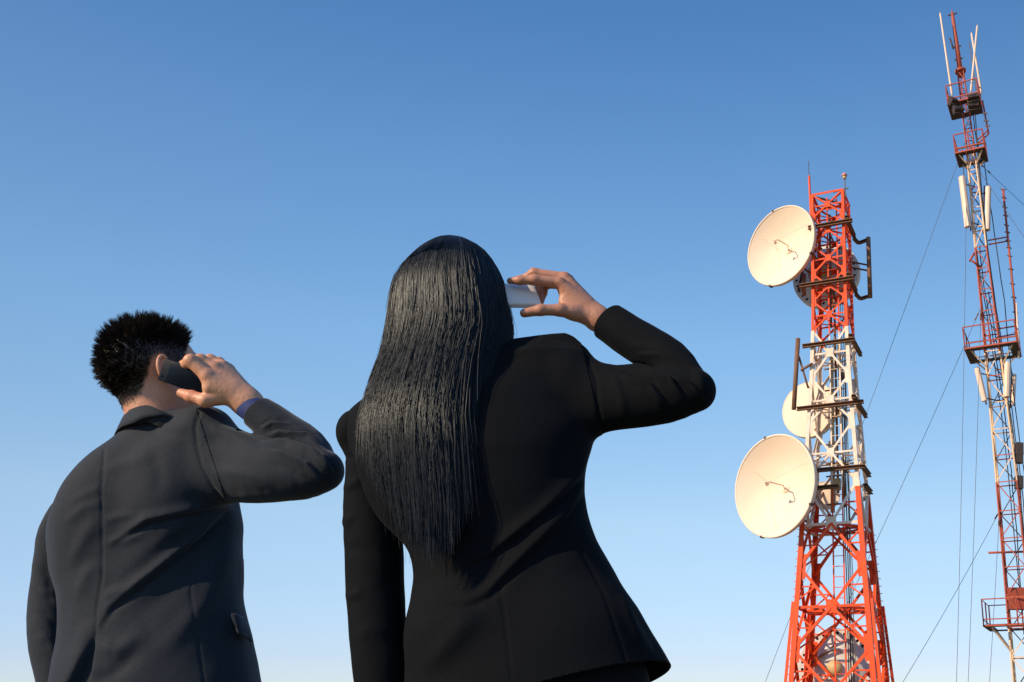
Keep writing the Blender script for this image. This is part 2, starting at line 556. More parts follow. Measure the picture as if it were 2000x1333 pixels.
# ------------------------------------------------------------------ microwave dishes
def dish(label, u, v, Y, az, R, to, depth=None, style='open', group='microwave dishes on the lattice tower'):
    """round dish; az = heading of its axis from the camera's side, degrees towards the left; to = points it is bolted to"""
    c = Vector(pix(u, v, Y))
    n = Vector((-math.sin(math.radians(az)), -math.cos(math.radians(az)), 0))
    root = empty('microwave_dish', c - n * (0.3 * R))
    tag(root, label, 'dish', group)
    dp = depth or 0.36 * R
    seg = 64
    if style == 'open':
        prof = [(-dp * (1 - (k / 12) ** 2), R * 0.965 * k / 12) for k in range(13)]
        lathe('reflector', c, n, prof, M_DISH, root, seg)
        lathe('rim', c, n, [(-0.02, R * 0.962), (0.03, R * 0.97), (0.035, R * 0.995), (0.0, R * 1.005), (-0.16, R * 1.0), (-0.17, R * 0.93)], M_DISH, root, seg)
        lathe('back_shell', c, n, [(-0.17, R * 0.935)] + [(-dp * (1 - (k / 8) ** 2) - 0.06, R * 0.95 * k / 8) for k in range(7, -1, -1)], M_DISHBACK, root, seg)
    else:
        # closed dish seen from behind or with a flat cover in front
        lathe('cover', c, n, [(0.05 * R, 0.0), (0.04 * R, R * 0.5), (0.0, R * 0.97)], M_DISH, root, seg)
        lathe('rim', c, n, [(0.0, R * 0.965), (0.02, R * 0.98), (0.0, R), (-0.2 * R, R), (-0.205 * R, R * 0.985)], M_DISH, root, seg)
        # flange with lightening holes
        d = n; a = d.orthogonal().normalized(); b = d.cross(a)
        V, F = [], []
        ns = 30
        for k in range(ns):
            w0 = 2 * math.pi * (k + 0.5) / ns
            hw = math.pi / ns
            o0 = len(V)
            ring_o = [(-1, -1), (0, -1), (1, -1), (1, 0), (1, 1), (0, 1), (-1, 1), (-1, 0)]
            for sx, sy in ring_o:
                w = w0 + sx * hw; r = R * (0.88 + 0.105 * sy)
                V.append(c + d * (-0.205 * R) + (a * math.cos(w) + b * math.sin(w)) * r)
            for sx, sy in ring_o:
                l = 1 / math.hypot(sx, sy)
                w = w0 + sx * l * hw * 0.42; r = R * 0.88 + R * 0.042 * sy * l
                V.append(c + d * (-0.205 * R) + (a * math.cos(w) + b * math.sin(w)) * r)
            for q_ in range(8):
                F.append((o0 + q_, o0 + (q_ + 1) % 8, o0 + 8 + (q_ + 1) % 8, o0 + 8 + q_))
        mesh_obj('flange', V, F, M_DISHBACK, root, smooth=False)
        lathe('inner_drum', c, n, [(-0.02 * R, R * 0.96), (-0.10 * R, R * 0.94), (-0.19 * R, R * 0.775)], M_DARK, root, seg)
        lathe('back_shell', c, n, [(-0.204 * R, R * 0.778), (-0.26 * R, R * 0.70), (-0.36 * R, R * 0.45), (-0.40 * R, R * 0.22), (-0.40 * R, 0)], M_DISHBACK, root, seg)
        lathe('back_ring', c, n, [(-0.30 * R, R * 0.50), (-0.42 * R, R * 0.50), (-0.42 * R, R * 0.44), (-0.34 * R, R * 0.44)], M_DISHBACK, root, 40)
        lathe('hub', c, n, [(-0.38 * R, R * 0.2), (-0.50 * R, R * 0.18), (-0.50 * R, 0)], M_PIPE, root, 20)
    s = Vector((0, 0, 1)).cross(n).normalized(); upv = Vector((0, 0, 1))
    if style == 'open':
        # hooked feed pipe, hub and stays
        L = 0.62 * R
        b0 = c - n * dp
        tube('feed_pipe', [b0, b0 + n * L * 0.2 + s * 0.05 * R, b0 + n * L * .35 + s * .13 * R, b0 + n * L * 0.9 + s * 0.14 * R, b0 + n * L + s * .13 * R + upv * .02, b0 + n * L + s * .02 * R + upv * 0.05, b0 + n * L * .93 + s * 0.0], 0.014 * R, M_DISHROD, root, 8)
        lathe('feed_hub', b0, n, [(0, 0), (0.0, .09 * R), (.02, .09 * R), (.05, .03 * R)], M_DISH, root, 18)
        lathe('feed_horn', b0 + n * L * .93, -n, [(-.02, 0), (-.02, .02 * R), (.04 * R, .04 * R), (.04 * R, 0)], M_DISHROD, root, 14)
        tip = b0 + n * L + s * 0.07 * R
        for k in range(3):
            w = math.radians(25 + 120 * k)
            e = c + (s * math.cos(w) + upv * math.sin(w)) * R * 0.8 - n * dp * 0.35
            tube('feed_stay', [tip, e], 0.006, M_DISHROD, root, 5)
        for w in (100, 250, 330):
            w = math.radians(w)
            e = c + (s * math.cos(w) + upv * math.sin(w)) * R
            bar('rim_clamp', e + n * 0.05, e - n * 0.16, 0.09, M_DARK, root, 'plate')
    for t_, a_ in to:
        w = math.radians(a_)
        e = c + (s * math.cos(w) + upv * math.sin(w)) * R * 0.55 - n * (dp * 0.78 if style == 'open' else 0.3 * R)
        tube('mount_strut', [e, Vector(t_)], 0.05, M_RUST, root, 8)
    return root

zt1 = zat(470, TD)
dish('large open dish with hooked feed at the tower top, left side', 1524, 480, TD + 0.5, 44, 1.875,
     [(tc(3, zat(455, TD)), 60), (tc(3, zat(500, TD)), 0), (tc(3, zat(530, TD)), 300), (tc(3, zat(490, TD)), 150)])
dish('lowest and biggest open dish facing left, where white paint meets red', 1511, 949, TD - 0.8, 47, 2.125,
     [(tc(3, zat(920, TD)), 60), (tc(3, zat(970, TD)), 0), (tc(3, zat(1025, TD)), 300), (tc(3, zat(1035, TD)), 270)])
dish('cream covered dish half hidden behind the white middle of the tower', 1580, 800, TD + 1.9, 30, 1.28,
     [(tc(3, zat(790, TD)), 90), (tc(3, zat(830, TD)), 270)], style='drum')
dish('grey dish with holes round its edge seen from behind at the tower top', 1616, 543, TD + 2.15, 206, 1.57,
     [(tc(3, zat(510, TD)), 90), (tc(2, zat(560, TD)), 270)], style='drum')
dish('drum dish behind the lowest red part of the tower', 1636, 1306, TD + 2.5, 200, 1.62,
     [(tc(3, zat(1290, TD)), 90), (tc(2, zat(1330, TD)), 270)], style='drum')
dish('small dish behind the tower at the top of the lower red part', 1612, 968, TD + 1.9, 12, 0.62,
     [(tc(3, zat(975, TD)), 90)], style='drum')

# ------------------------------------------------------------------ the slender guyed mast
MD = 42.0
MROT = math.radians(24)
F1 = np.array((math.cos(MROT), -math.sin(MROT), 0.0))
F2 = np.array((math.sin(MROT), math.cos(MROT), 0.0))
_mv = [140, 300, 480, 600, 700, 800, 945, 1170, 1460]
_mu = [1876, 1897, 1916, 1930, 1941, 1952, 1968, 1989, 2016]
_mw = [13, 17, 24, 28, 33, 37, 44, 48, 52]
MZ = [zat(v, MD) for v in _mv]; MZ[-1] = 0.0
MX = [pix(u, v, MD)[0] for u, v in zip(_mu, _mv)]
MW = [w * 0.86 / ppm(v, MD) for w, v in zip(_mw, _mv)]
def max_(z): return np.array((float(np.interp(-z, [-q for q in MZ], MX)), MD, z))
def mside(z): return float(np.interp(-z, [-q for q in MZ], MW))
def mc(i, z):
    sx, sy = ((-1, -1), (1, -1), (1, 1), (-1, 1))[i]
    h = mside(z) / 2
    return max_(z) + F1 * sx * h + F2 * sy * h
def min_(x, y, z): return max_(z) + F1 * x + F2 * y
mast = empty('guyed_mast', (MX[-1], MD, 0))
tag(mast, 'tall slender red and white lattice mast held by guy wires', 'mast')
MN = [-F2, F1, F2, -F1]
nodes = [140, 160, 180, 202, 225, 248, 272, 300, 336, 372, 409, 447, 487, 528, 569, 611, 650, 690, 738, 790, 842, 893, 945, 1001, 1054, 1110, 1168, 1226, 1285, 1345]
nz = [zat(v, MD) for v in nodes]
while nz[-1] > 1.2: nz.append(nz[-1] - 1.15)
nz[-1] = 0.15
bands = [(zat(300, MD), zat(487, MD)), (zat(690, MD), zat(945, MD)), (zat(1226, MD), -1)]
def mcol(z):
    return M_MWHITE if any(b0 > z > b1 for b0, b1 in bands) else M_MRED
for p in range(len(nz) - 1):
    z1_, z0_ = nz[p], nz[p + 1]
    cm = mcol((z0_ + z1_) / 2)
    up = p < 7
    for i in range(4):
        bar('leg', mc(i, z0_), mc(i, z1_), 0.055 if up else 0.085, cm, mast, 'round')
    for i in range(4):
        j = (i + 1) % 4
        bar('horizontal_brace', mc(i, z1_), mc(j, z1_), 0.035 if up else 0.045, cm if p % 3 else M_MRED, mast, 'angle', face=MN[i])
        a_, b_ = (i, j) if (p + i) % 2 else (j, i)
        bar('diagonal_brace', mc(a_, z0_), mc(b_, z1_), 0.03 if up else 0.042, cm if i != 2 else M_DARK, mast, 'angle', face=MN[i])
# spire
s0, s1 = max_(nz[0]), pix(1859, 20, MD)
tube('spire', [s0 - np.array((0, 0, 0.3)), s0 + (s1 - s0) * .5, s0 + (s1 - s0) * .9, s1], [0.13, 0.10, 0.075, 0.02], M_MRED, mast, 10)
lathe('spire_collar', s0 - np.array((0, 0, 0.05)), s1 - s0, [(0, 0), (0, .26), (.12, .27), (.14, .0)], M_MRED, mast, 14)
for f_, w_ in ((0.93, 0.22), (0.40, 0.2), (0.20, 0.2)):
    q = s0 + (s1 - s0) * f_
    bar('spire_clamp', q - F1 * w_, q + F1 * w_, 0.06, M_DARK, mast, 'plate')
q = s0 + (s1 - s0) * .38 - F1 * .18
tube('spire_dipole', [q, q + (s1 - s0) * .18 - F1 * .1], 0.04, M_DARK, mast, 6)

def platform(v_floor, hw, rail_h, spans=(-1, 1, -1, 1), brackets=True, mats=(M_DARK, M_MRED)):
    """square catwalk round the mast; spans stretch its sides"""
    z = zat(v_floor, MD)
    x0, x1, y0, y1 = spans[0] * hw, spans[1] * hw, spans[2] * hw, spans[3] * hw
    cs = [(x0, y0), (x1, y0), (x1, y1), (x0, y1)]
    fw = min(0.34, hw * 0.45)
    for (a, b) in (((x0, y0 + fw / 2), (x1, y0 + fw / 2)), ((x0, y1 - fw / 2), (x1, y1 - fw / 2))):
        bar('floor_grating', min_(*a, z), min_(*b, z), fw, mats[0], mast, 'plate', face=(0, 0, 1), w2=0.04)
    for (a, b) in (((x0 + fw / 2, y0 + fw), (x0 + fw / 2, y1 - fw)), ((x1 - fw / 2, y0 + fw), (x1 - fw / 2, y1 - fw))):
        bar('floor_grating', min_(*a, z), min_(*b, z), fw, mats[0], mast, 'plate', face=(0, 0, 1), w2=0.04)
    for sx in (-1, 1):
        bar('floor_joist', min_(sx * mside(z) / 2, y0, z - .04), min_(sx * mside(z) / 2, y1, z - .04), 0.06, mats[1], mast, 'angle', face=(0, 0, -1))
    for k in range(4):
        a, b = cs[k], cs[(k + 1) % 4]
        bar('floor_edge', min_(*a, z + .02), min_(*b, z + .02), 0.07, mats[1], mast, 'angle', face=(0, 0, -1))
        for h in (rail_h, rail_h * 0.25):
            bar('guard_rail', min_(*a, z + h), min_(*b, z + h), 0.045, mats[1], mast, 'angle', face=(0, 0, -1))
        m_ = ((a[0] + b[0]) / 2, (a[1] + b[1]) / 2)
        for q in (a, m_):
            bar('rail_post', min_(*q, z), min_(*q, z + rail_h), 0.045, mats[1], mast, 'angle')
        if brackets:
            bar('floor_bracket', min_(a[0] * .8, a[1] * .8, z - .03), mc(k, z - hw * 0.75), 0.07, M_MWHITE, mast, 'angle')
    return z
pz1 = platform(212, 0.72, 1.0, brackets=False)
pz2 = platform(308, 0.66, 1.0, brackets=True)
pz3 = platform(690, 1.00, 1.05, spans=(-1.1, 1.1, -1, 1))
pz4 = platform(1226, 1.35, 1.1, spans=(-1.0, 1.0, -0.9, 0.9))
# floodlights on the top platform
def floodlight(label, u, v, dY, tilt):
    c = Vector(pix(u, v, MD + dY))
    r = empty('floodlight', c - Vector((0, 0, .3)))
    tag(r, label, 'floodlight', 'floodlights on the top platform of the mast')
    w, h, d = .25, .2, .18
    V = [(-w, -d, -h), (w, -d, -h), (w, -d, h), (-w, -d, h), (-w * .6, d, -h * .6), (w * .6, d, -h * .6), (w * .6, d, h * .6), (-w * .6, d, h * .6)]
    R_ = Matrix.Rotation(tilt, 3, 'Z') @ Matrix.Rotation(math.radians(-35), 3, 'X')
    mesh_obj('housing', [c + R_ @ Vector(p) for p in V], [(0, 1, 2, 3), (4, 7, 6, 5), (0, 4, 5, 1), (1, 5, 6, 2), (2, 6, 7, 3), (3, 7, 4, 0)], M_DARK, r, smooth=False)
    lathe('lens', c + R_ @ Vector((0, -d - .012, 0)), R_ @ Vector((0, -1, 0)), [(0, .0), (0.0, .15), (-.01, .18)], M_CABLE, r, 18)
    mesh_obj('yoke', *join_data([tube_data([c + R_ @ Vector((-w - .03, 0, 0)), c + R_ @ Vector((-w - .03, 0, -h - .1)), c + R_ @ Vector((w + .03, 0, -h - .1)), c + R_ @ Vector((w + .03, 0, 0))], .025, 6)]), M_DARK, r)
floodlight('black floodlight at the left corner of the top platform', 1861, 200, -.5, .5)
floodlight('black floodlight near the right corner of the top platform', 1901, 193, -.9, -.3)
floodlight('lower black floodlight hanging left under the top platform', 1870, 217, -.7, .2)
floodlight('lower black floodlight hanging right under the top platform', 1900, 210, -.8, -.2)

# white whip antennas on the top platform
def whip(label, u0, v0, u1, v1, dY, r=0.055):
    a, b = pix(u0, v0, MD + dY), pix(u1, v1, MD + dY)
    o = tube('whip_antenna', [a, a + (b - a) * .04, a + (b - a) * .05, a + (b - a) * .97, b], [r * .7, r * .7, r, r * .85, r * .3], M_PANEL, None, 8)
    tag(o, label, 'antenna', 'whip antennas on the top platform')
    e = max_(a[2]); d = e - a
    return o
whip('long white whip antenna standing alone left of the spire', 1860, 190, 1836, 25, -.4)
whip('white whip antenna slanting right, tallest of those right of spire', 1896, 182, 1909, 49, -.7)
whip('white whip antenna crossing behind the right slanting one', 1917, 184, 1897, 64, -.3)
whip('thinnest and shortest white whip antenna right of the spire', 1909, 190, 1893, 81, .4, 0.035)

# sector panel antennas
def panel(label, u0, v0, u1, v1, dY, w, turn):
    a, b = Vector(pix(u0, v0, MD + dY)), Vector(pix(u1, v1, MD + dY))
    r = empty('panel_antenna', a)
    tag(r, label, 'antenna', 'sector panel antennas on the mast')
    z = (b - a); L = z.length; z.normalize()
    f = Vector((math.sin(turn), -math.cos(turn), 0)); f = (f - z * f.dot(z)).normalized()
    x = f.cross(z)
    prof = [(-.5, .35), (-.5, -.05), (-.36, -.32), (0, -.42), (.36, -.32), (.5, -.05), (.5, .35)]
    n = len(prof)
    V = [a + z * (L * t) + (x * px_ - f * py_) * w for t in (0, 1) for px_, py_ in prof]
    F = [(k, (k + 1) % n, n + (k + 1) % n, n + k) for k in range(n)] + [tuple(range(n - 1, -1, -1)), tuple(range(n, 2 * n))]
    bev(mesh_obj('radome', V, F, M_PANEL, r, smooth=False), .015)
    back = a - f * (w * .75)
    tube('mounting_pole', [back - z * .12, back + z * (L + .12)], .035, M_RUST, r, 8)
    for t in (.12, .88):
        q = a + z * (L * t)
        bar('bracket', q - f * (w * .3), q - f * (w * .8), .09, M_DARK, r, 'plate')
        e = Vector(max_(q.z))
        tube('arm', [q - f * (w * .75), e], .03, M_RUST, r, 6)
    return r
panel('upper white panel antenna on the left of the mast', 1890, 444, 1878, 346, -.35, .30, -.9)
panel('upper white panel antenna on the right of the mast', 1929, 450, 1931, 366, -.2, .28, .9)
panel('lower white panel antenna on the left, below the wide catwalk', 1923, 784, 1908, 720, -.5, .24, -.6)
panel('lower white panel antenna on the right, close under the wide catwalk', 1967, 776, 1969, 708, -.55, .28, .3)
panel('narrow lower panel antenna outermost on the right of the mast', 1979, 792, 1982, 732, .2, .18, .8)

# dipole column standing on the mast's right side
def dipole_column():
    pts = [pix(1989, 690, MD + .3), pix(1983, 610, MD + .3), pix(1972, 500, MD + .3), pix(1966, 440, MD + .3), pix(1959, 370, MD + .3)]
    r = empty('dipole_column', pts[0])
    tag(r, 'thin rusty dipole column beside the mast on its right', 'antenna')
    tube('pole', pts, 0.055, M_MRED, r, 8)
    for k in range(17):
        f_ = k / 16 * (len(pts) - 1); i_ = min(int(f_), len(pts) - 2)
        q = pts[i_] + (pts[i_ + 1] - pts[i_]) * (f_ - i_)
        tube('dipole', [q + np.array((-.13, -.05, .0)), q + np.array((.02, 0, .07 if k % 2 else -.05)), q + np.array((.13, .06, .0))], .03, M_RUST, r, 6)
    for v_, u_ in ((466, 1930), (474, 1931), (640, 1940), (655, 1950)):
        tube('arm', [pix(u_, v_ + 4, MD + .2), pix(1970 if v_ < 500 else 1986, v_ - 3, MD + .3)], .035, M_MRED, r, 6)
dipole_column()
def side_whip():
    o = tube('fibre_antenna', [pix(1990, 700, MD - .3), pix(1989, 672, MD - .3), pix(1985, 592, MD - .3)], [.05, .055, .03], M_PANEL, None, 8)
    tag(o, 'short pale fibreglass antenna at the picture edge above the wide catwalk', 'antenna')
side_whip()
def stub_antenna():
    r = empty('folded_dipole', pix(1913, 278, MD))
    tag(r, 'bent rusty dipole on an arm right of the second platform', 'antenna')
    tube('mast_tube', [pix(1919, 197, MD - .3), pix(1925, 230, MD - .3), pix(1931, 262, MD - .3)], .04, M_MRED, r, 6)
    tube('arm', [pix(1931, 262, MD - .3), pix(1908, 282, MD - .2)], .04, M_MRED, r, 6)
    tube('arm', [pix(1929, 256, MD - .3), pix(1908, 274, MD - .2)], .035, M_MRED, r, 6)
    for v_ in (222, 236, 246):
        q = pix(1919 + (v_ - 197) * .19, v_, MD - .3)
        bar('insulator', q - np.array((.12, 0, 0)), q + np.array((.12, 0, 0)), .09, M_PANEL, r, 'round')
stub_antenna()
# cables running down the mast
for k, path in enumerate([[(1904, 216), (1911, 290), (1918, 380), (1937, 545), (1952, 640), (1976, 800), (1999, 980), (2010, 1150)],
                          [(1899, 212), (1907, 275), (1916, 370), (1931, 500), (1949, 640), (1969, 780), (1993, 950), (2004, 1100)],
                          [(1920, 300), (1928, 360), (1943, 460), (1962, 590), (1972, 700), (1990, 850), (2004, 950)],
                          [(1881, 310), (1884, 355), (1897, 440), (1908, 500), (1925, 600), (1950, 760), (1972, 950), (1992, 1160)],
                          [(1913, 480), (1922, 560), (1936, 640), (1957, 770), (1975, 920), (1986, 1040), (2000, 1240)],
                          [(1930, 570), (1945, 660), (1966, 790), (1985, 930), (1996, 1040), (2012, 1240)]]):
    pts = [pix(u, v, MD - .25 + .1 * k) for u, v in path]
    dense = []
    for i in range(len(pts) - 1):
        for t in (0, .33, .66):
            dense.append(pts[i] + (pts[i + 1] - pts[i]) * t + rng.uniform(-.02, .02, 3))
    dense.append(pts[-1])
    tube('feeder_cable', dense, 0.022, M_CABLE, mast, 6)
for v_, d_ in ((890, .5), (905, .3), (955, .4)):
    q = pix(1990, v_, MD - .4)
    bar('equipment_box', q, q + np.array((.05, 0, .55)), .26 + .1 * d_, M_DARK, mast, 'plate')
for (u0, v0, u1, v1) in ((1931, 1080, 2000, 1078), (1898, 510, 1916, 522), (1894, 510, 1903, 495)):
    tube('stub_arm', [pix(u0, v0, MD - .3), pix(u1, v1, MD - .1)], .05, M_MRED, mast, 6)
q = pix(1988, 1170, MD - .1)
bar('equipment_box', q - np.array((0, 0, .45)), q + np.array((0, 0, .45)), .9, M_MRED, mast, 'plate', w2=.4)
mesh_obj('footing', [(MX[-1] + sx * w, MD + sy * w, zz) for zz, w in ((-0.2, .9), (0.1, .9), (0.16, .75)) for sx, sy in ((-1, -1), (1, -1), (1, 1), (-1, 1))],
         [(k + 4 * r, (k + 1) % 4 + 4 * r, (k + 1) % 4 + 4 * r + 4, k + 4 * r + 4) for r in range(2) for k in range(4)] + [(8, 9, 10, 11)], M_CONC, mast, smooth=False)

# guy wires, each running from the mast down to an anchor block in the ground
def guy(label, zt_v, au, av, far, sag=0.25):
    """a straight stay: leaves the mast where the picture shows row zt_v and passes (au, av)"""
    a = Vector(mc(0 if far <= 0 else 3, zat(zt_v, MD)))
    b0 = Vector(pix(au, av, MD + far))
    d = b0 - a
    k = a.z / max(a.z - b0.z, .5)
    e = a + d * k
    n = 24
    pts = [a + (e - a) * (i / n) - Vector((0, 0, sag * 4 * (i / n) * (1 - i / n))) for i in range(n + 1)]
    r = empty('guy_wire', e)
    tag(r, label, 'guy wire', 'guy wires of the mast')
    tube('wire', pts, 0.011, M_WIRE, r, 5)
    for f_ in (.02, .03):
        q = a + (e - a) * f_
        tube('strain_insulator', [q, q + (e - a).normalized() * .16], .035, M_RUST, r, 6)
    mesh_obj('anchor_block', [(e.x + sx * w, e.y + sy * w, zz) for zz, w in ((-.3, .4), (.12, .35)) for sx, sy in ((-1, -1), (1, -1), (1, 1), (-1, 1))],
             [(0, 1, 5, 4), (1, 2, 6, 5), (2, 3, 7, 6), (3, 0, 4, 7), (4, 5, 6, 7)], M_CONC, r, smooth=False)
guy('longest slanting wire from below the top platform, passing behind the dish tower', 268, 1493, 1333, 2.0)
guy('slanting wire from mid mast reaching down to the dish tower', 590, 1715, 1038, 1.0)
guy('lowest slanting wire, leaving the lower red part of the mast', 990, 1757, 1333, 0.5)
guy('steep wire farthest left of the near vertical three', 300, 1867, 1333, -3.5, 0.6)
guy('steep wire in the middle of the near vertical three', 600, 1890, 1333, -3.0, .3)
guy('steep wire nearest the mast of the near vertical three', 1010, 1932, 1333, -2.0, .1)
guy('upper wire leaving the second platform towards the right edge', 292, 2000, 400, 1.2, .1)
guy('second wire to the right edge, below the upper one', 300, 2000, 462, -1.0, .1)

# ------------------------------------------------------------------ solid modelling on a grid (for bodies and clothes)
def axis_grid(lo, hi, step, fine=None):
    """grid coordinates from lo to hi; fine = (f0, f1, fstep) refines a stretch"""
    if fine is None:
        return np.arange(lo, hi + step, step)
    f0, f1, fs = fine
    a = np.arange(f0, lo - step, -step)[::-1]
    b = np.arange(f0 + fs, f1, fs)
    c = np.arange(b[-1] + fs, hi + step, step)
    return np.concatenate([a, b, c])

class Field:
    def __init__(self, xs, ys, zs):
        self.x, self.y, self.z = [np.asarray(q, np.float32) for q in (xs, ys, zs)]
        self.f = np.full((len(xs), len(ys), len(zs)), 0.3, np.float32)
    def _block(self, lo, hi):
        sl = []
        for q, l, h in zip((self.x, self.y, self.z), lo, hi):
            sl.append(slice(max(int(np.searchsorted(q, l)) - 1, 0), min(int(np.searchsorted(q, h)) + 1, len(q))))
        return tuple(sl)
    def put(self, fn, lo, hi, k=0.0, sub=False):
        lo = np.asarray(lo) - max(k, 0.02); hi = np.asarray(hi) + max(k, 0.02)
        s = self._block(lo, hi)
        if any(q.stop <= q.start for q in s): return
        X, Y, Z = self.x[s[0]][:, None, None], self.y[s[1]][None, :, None], self.z[s[2]][None, None, :]
        d = fn(X, Y, Z).astype(np.float32)
        g = self.f[s]
        if sub:
            d = -d
            if k > 0:
                h = np.maximum(k - np.abs(g - d), 0) / k
                self.f[s] = np.maximum(g, d) + h * h * k * 0.25
            else: self.f[s] = np.maximum(g, d)
        else:
            if k > 0:
                h = np.maximum(k - np.abs(g - d), 0) / k
                self.f[s] = np.minimum(g, d) - h * h * k * 0.25
            else: self.f[s] = np.minimum(g, d)
    def cone(self, a, b, r1, r2, k=0.01, sub=False):
        a, b = np.asarray(a, float), np.asarray(b, float)
        ba = b - a; L2 = float(ba @ ba) + 1e-12
        def fn(X, Y, Z):
            t = np.clip(((X - a[0]) * ba[0] + (Y - a[1]) * ba[1] + (Z - a[2]) * ba[2]) / L2, 0, 1)
            return np.sqrt((X - a[0] - t * ba[0]) ** 2 + (Y - a[1] - t * ba[1]) ** 2 + (Z - a[2] - t * ba[2]) ** 2) - (r1 + (r2 - r1) * t)
        r = max(r1, r2)
        self.put(fn, np.minimum(a, b) - r, np.maximum(a, b) + r, k, sub)
    def chain(self, pts, rs, k=0.01, kin=0.0):
        """a bending tapering limb: rounded cones end to end, blended as one into the field"""
        P = np.array([np.asarray(p, float) for p in pts]); rs = list(rs)
        if len(P) > 2:                                   # smooth the centre line and the radii
            t0 = np.concatenate([[0], np.cumsum(np.linalg.norm(np.diff(P, axis=0), axis=1))])
            tq = np.unique(np.concatenate([np.linspace(t0[i], t0[i + 1], 4) for i in range(len(t0) - 1)]))
            if kin >= 0:
                P = np.stack([catmull(t0, P[:, q], tq) for q in range(3)], 1); rs = list(catmull(t0, rs, tq))
        def fn(X, Y, Z):
            d = None
            for i in range(len(P) - 1):
                a, ba = P[i], P[i + 1] - P[i]; L2 = float(ba @ ba) + 1e-12
                t = np.clip(((X - a[0]) * ba[0] + (Y - a[1]) * ba[1] + (Z - a[2]) * ba[2]) / L2, 0, 1)
                q = np.sqrt((X - a[0] - t * ba[0]) ** 2 + (Y - a[1] - t * ba[1]) ** 2 + (Z - a[2] - t * ba[2]) ** 2) - (rs[i] + (rs[i + 1] - rs[i]) * t)
                d = q if d is None else np.minimum(d, q)
            return d
        r = max(rs)
        self.put(fn, P.min(0) - r, P.max(0) + r, k)
    def ell(self, c, R, s, k=0.01, sub=False):
        """ellipsoid; R rows = local axes in world"""
        c = np.asarray(c, float); R = np.asarray(R, float)
        def fn(X, Y, Z):
            dx, dy, dz = X - c[0], Y - c[1], Z - c[2]
            k0 = 0; k1 = 0
            for i in range(3):
                q = dx * R[i][0] + dy * R[i][1] + dz * R[i][2]
                k0 = k0 + (q / s[i]) ** 2; k1 = k1 + (q / s[i] ** 2) ** 2
            k0 = np.sqrt(k0); k1 = np.sqrt(k1) + 1e-9
            return k0 * (k0 - 1) / k1
        m = max(s)
        self.put(fn, c - m, c + m, k, sub)
    def loft(self, rows, k=0.02, grow=0.0, p=2.2):
        """rows of (z, cx, cy, a, b), any order"""
        rows = sorted(rows); A = np.array(rows, float)
        z = A[:, 0]
        def fn(X, Y, Z):
            cx, cy, a, b = [catmull(z, A[:, i], Z) for i in (1, 2, 3, 4)]
            a = a + grow; b = b + grow
            q = ((np.abs(X - cx) / a) ** p + (np.abs(Y - cy) / b) ** p) ** (1 / p)
            d = (q - 1) * np.minimum(a, b)
            return np.maximum(d, np.maximum(z[0] - Z, Z - z[-1]))
        m = A[:, 3].max() + grow; mb = A[:, 4].max() + grow
        self.put(fn, (A[:, 1].min() - m, A[:, 2].min() - mb, z[0]), (A[:, 1].max() + m, A[:, 2].max() + mb, z[-1]), k)
    def mesh(self):
        """surface nets: vertices and quads of the zero level"""
        f = self.f
        ins = f < 0
        nx, ny, nz = [n - 1 for n in f.shape]
        cnt = np.zeros((nx, ny, nz), np.uint8)
        for i in (0, 1):
            for j in (0, 1):
                for k in (0, 1):
                    cnt += ins[i:i + nx, j:j + ny, k:k + nz]
        ci, cj, ck = np.nonzero((cnt > 0) & (cnt < 8))
        corners = [(i, j, k) for i in (0, 1) for j in (0, 1) for k in (0, 1)]
        vals = np.stack([f[ci + a, cj + b, ck + c] for a, b, c in corners], 1)
        acc = np.zeros((len(ci), 3)); n = np.zeros(len(ci))
        for e0 in range(8):
            for e1 in range(e0 + 1, 8):
                d = [abs(corners[e0][q] - corners[e1][q]) for q in range(3)]
                if sum(d) != 1: continue
                v0, v1 = vals[:, e0], vals[:, e1]
                m = (v0 < 0) != (v1 < 0)
                t = np.where(m, v0 / (v0 - v1 + 1e-20 * (~m) + 1e-20), 0)
                for q in range(3):
                    acc[:, q] += np.where(m, corners[e0][q] + t * (corners[e1][q] - corners[e0][q]), 0)
                n += m
        acc /= n[:, None]
        def lerp(q, i, t): return q[i] + (q[i + 1] - q[i]) * t
        V = np.stack([lerp(self.x, ci, acc[:, 0]), lerp(self.y, cj, acc[:, 1]), lerp(self.z, ck, acc[:, 2])], 1)
        idx = np.full((nx, ny, nz), -1, np.int32)
        idx[ci, cj, ck] = np.arange(len(ci))
        Q = []
        for ax in range(3):
            sl0 = [slice(None)] * 3; sl1 = [slice(None)] * 3
            sl0[ax] = slice(0, -1); sl1[ax] = slice(1, None)
            a, b = ins[tuple(sl0)], ins[tuple(sl1)]
            e = np.array(np.nonzero(a != b)).T
            o1, o2 = (ax + 1) % 3, (ax + 2) % 3
            dims = [nx, ny, nz]
            e = e[(e[:, o1] > 0) & (e[:, o2] > 0) & (e[:, o1] < dims[o1]) & (e[:, o2] < dims[o2]) & (e[:, ax] < dims[ax])]
            flip = a[e[:, 0], e[:, 1], e[:, 2]]
            def cell(d1, d2):
                c = e.copy(); c[:, o1] -= d1; c[:, o2] -= d2
                return idx[c[:, 0], c[:, 1], c[:, 2]]
            q = np.stack([cell(1, 1), cell(0, 1), cell(0, 0), cell(1, 0)], 1)
            q[~flip] = q[~flip][:, ::-1]
            Q.append(q)
        Q = np.concatenate(Q)
        Q = Q[(Q >= 0).all(1)]
        return V, Q

def vnormals(V, Q):
    n = np.cross(V[Q[:, 2]] - V[Q[:, 0]], V[Q[:, 3]] - V[Q[:, 1]])
    N = np.zeros_like(V)
    for i in range(4): np.add.at(N, Q[:, i], n)
    return N / (np.linalg.norm(N, axis=1, keepdims=True) + 1e-12)

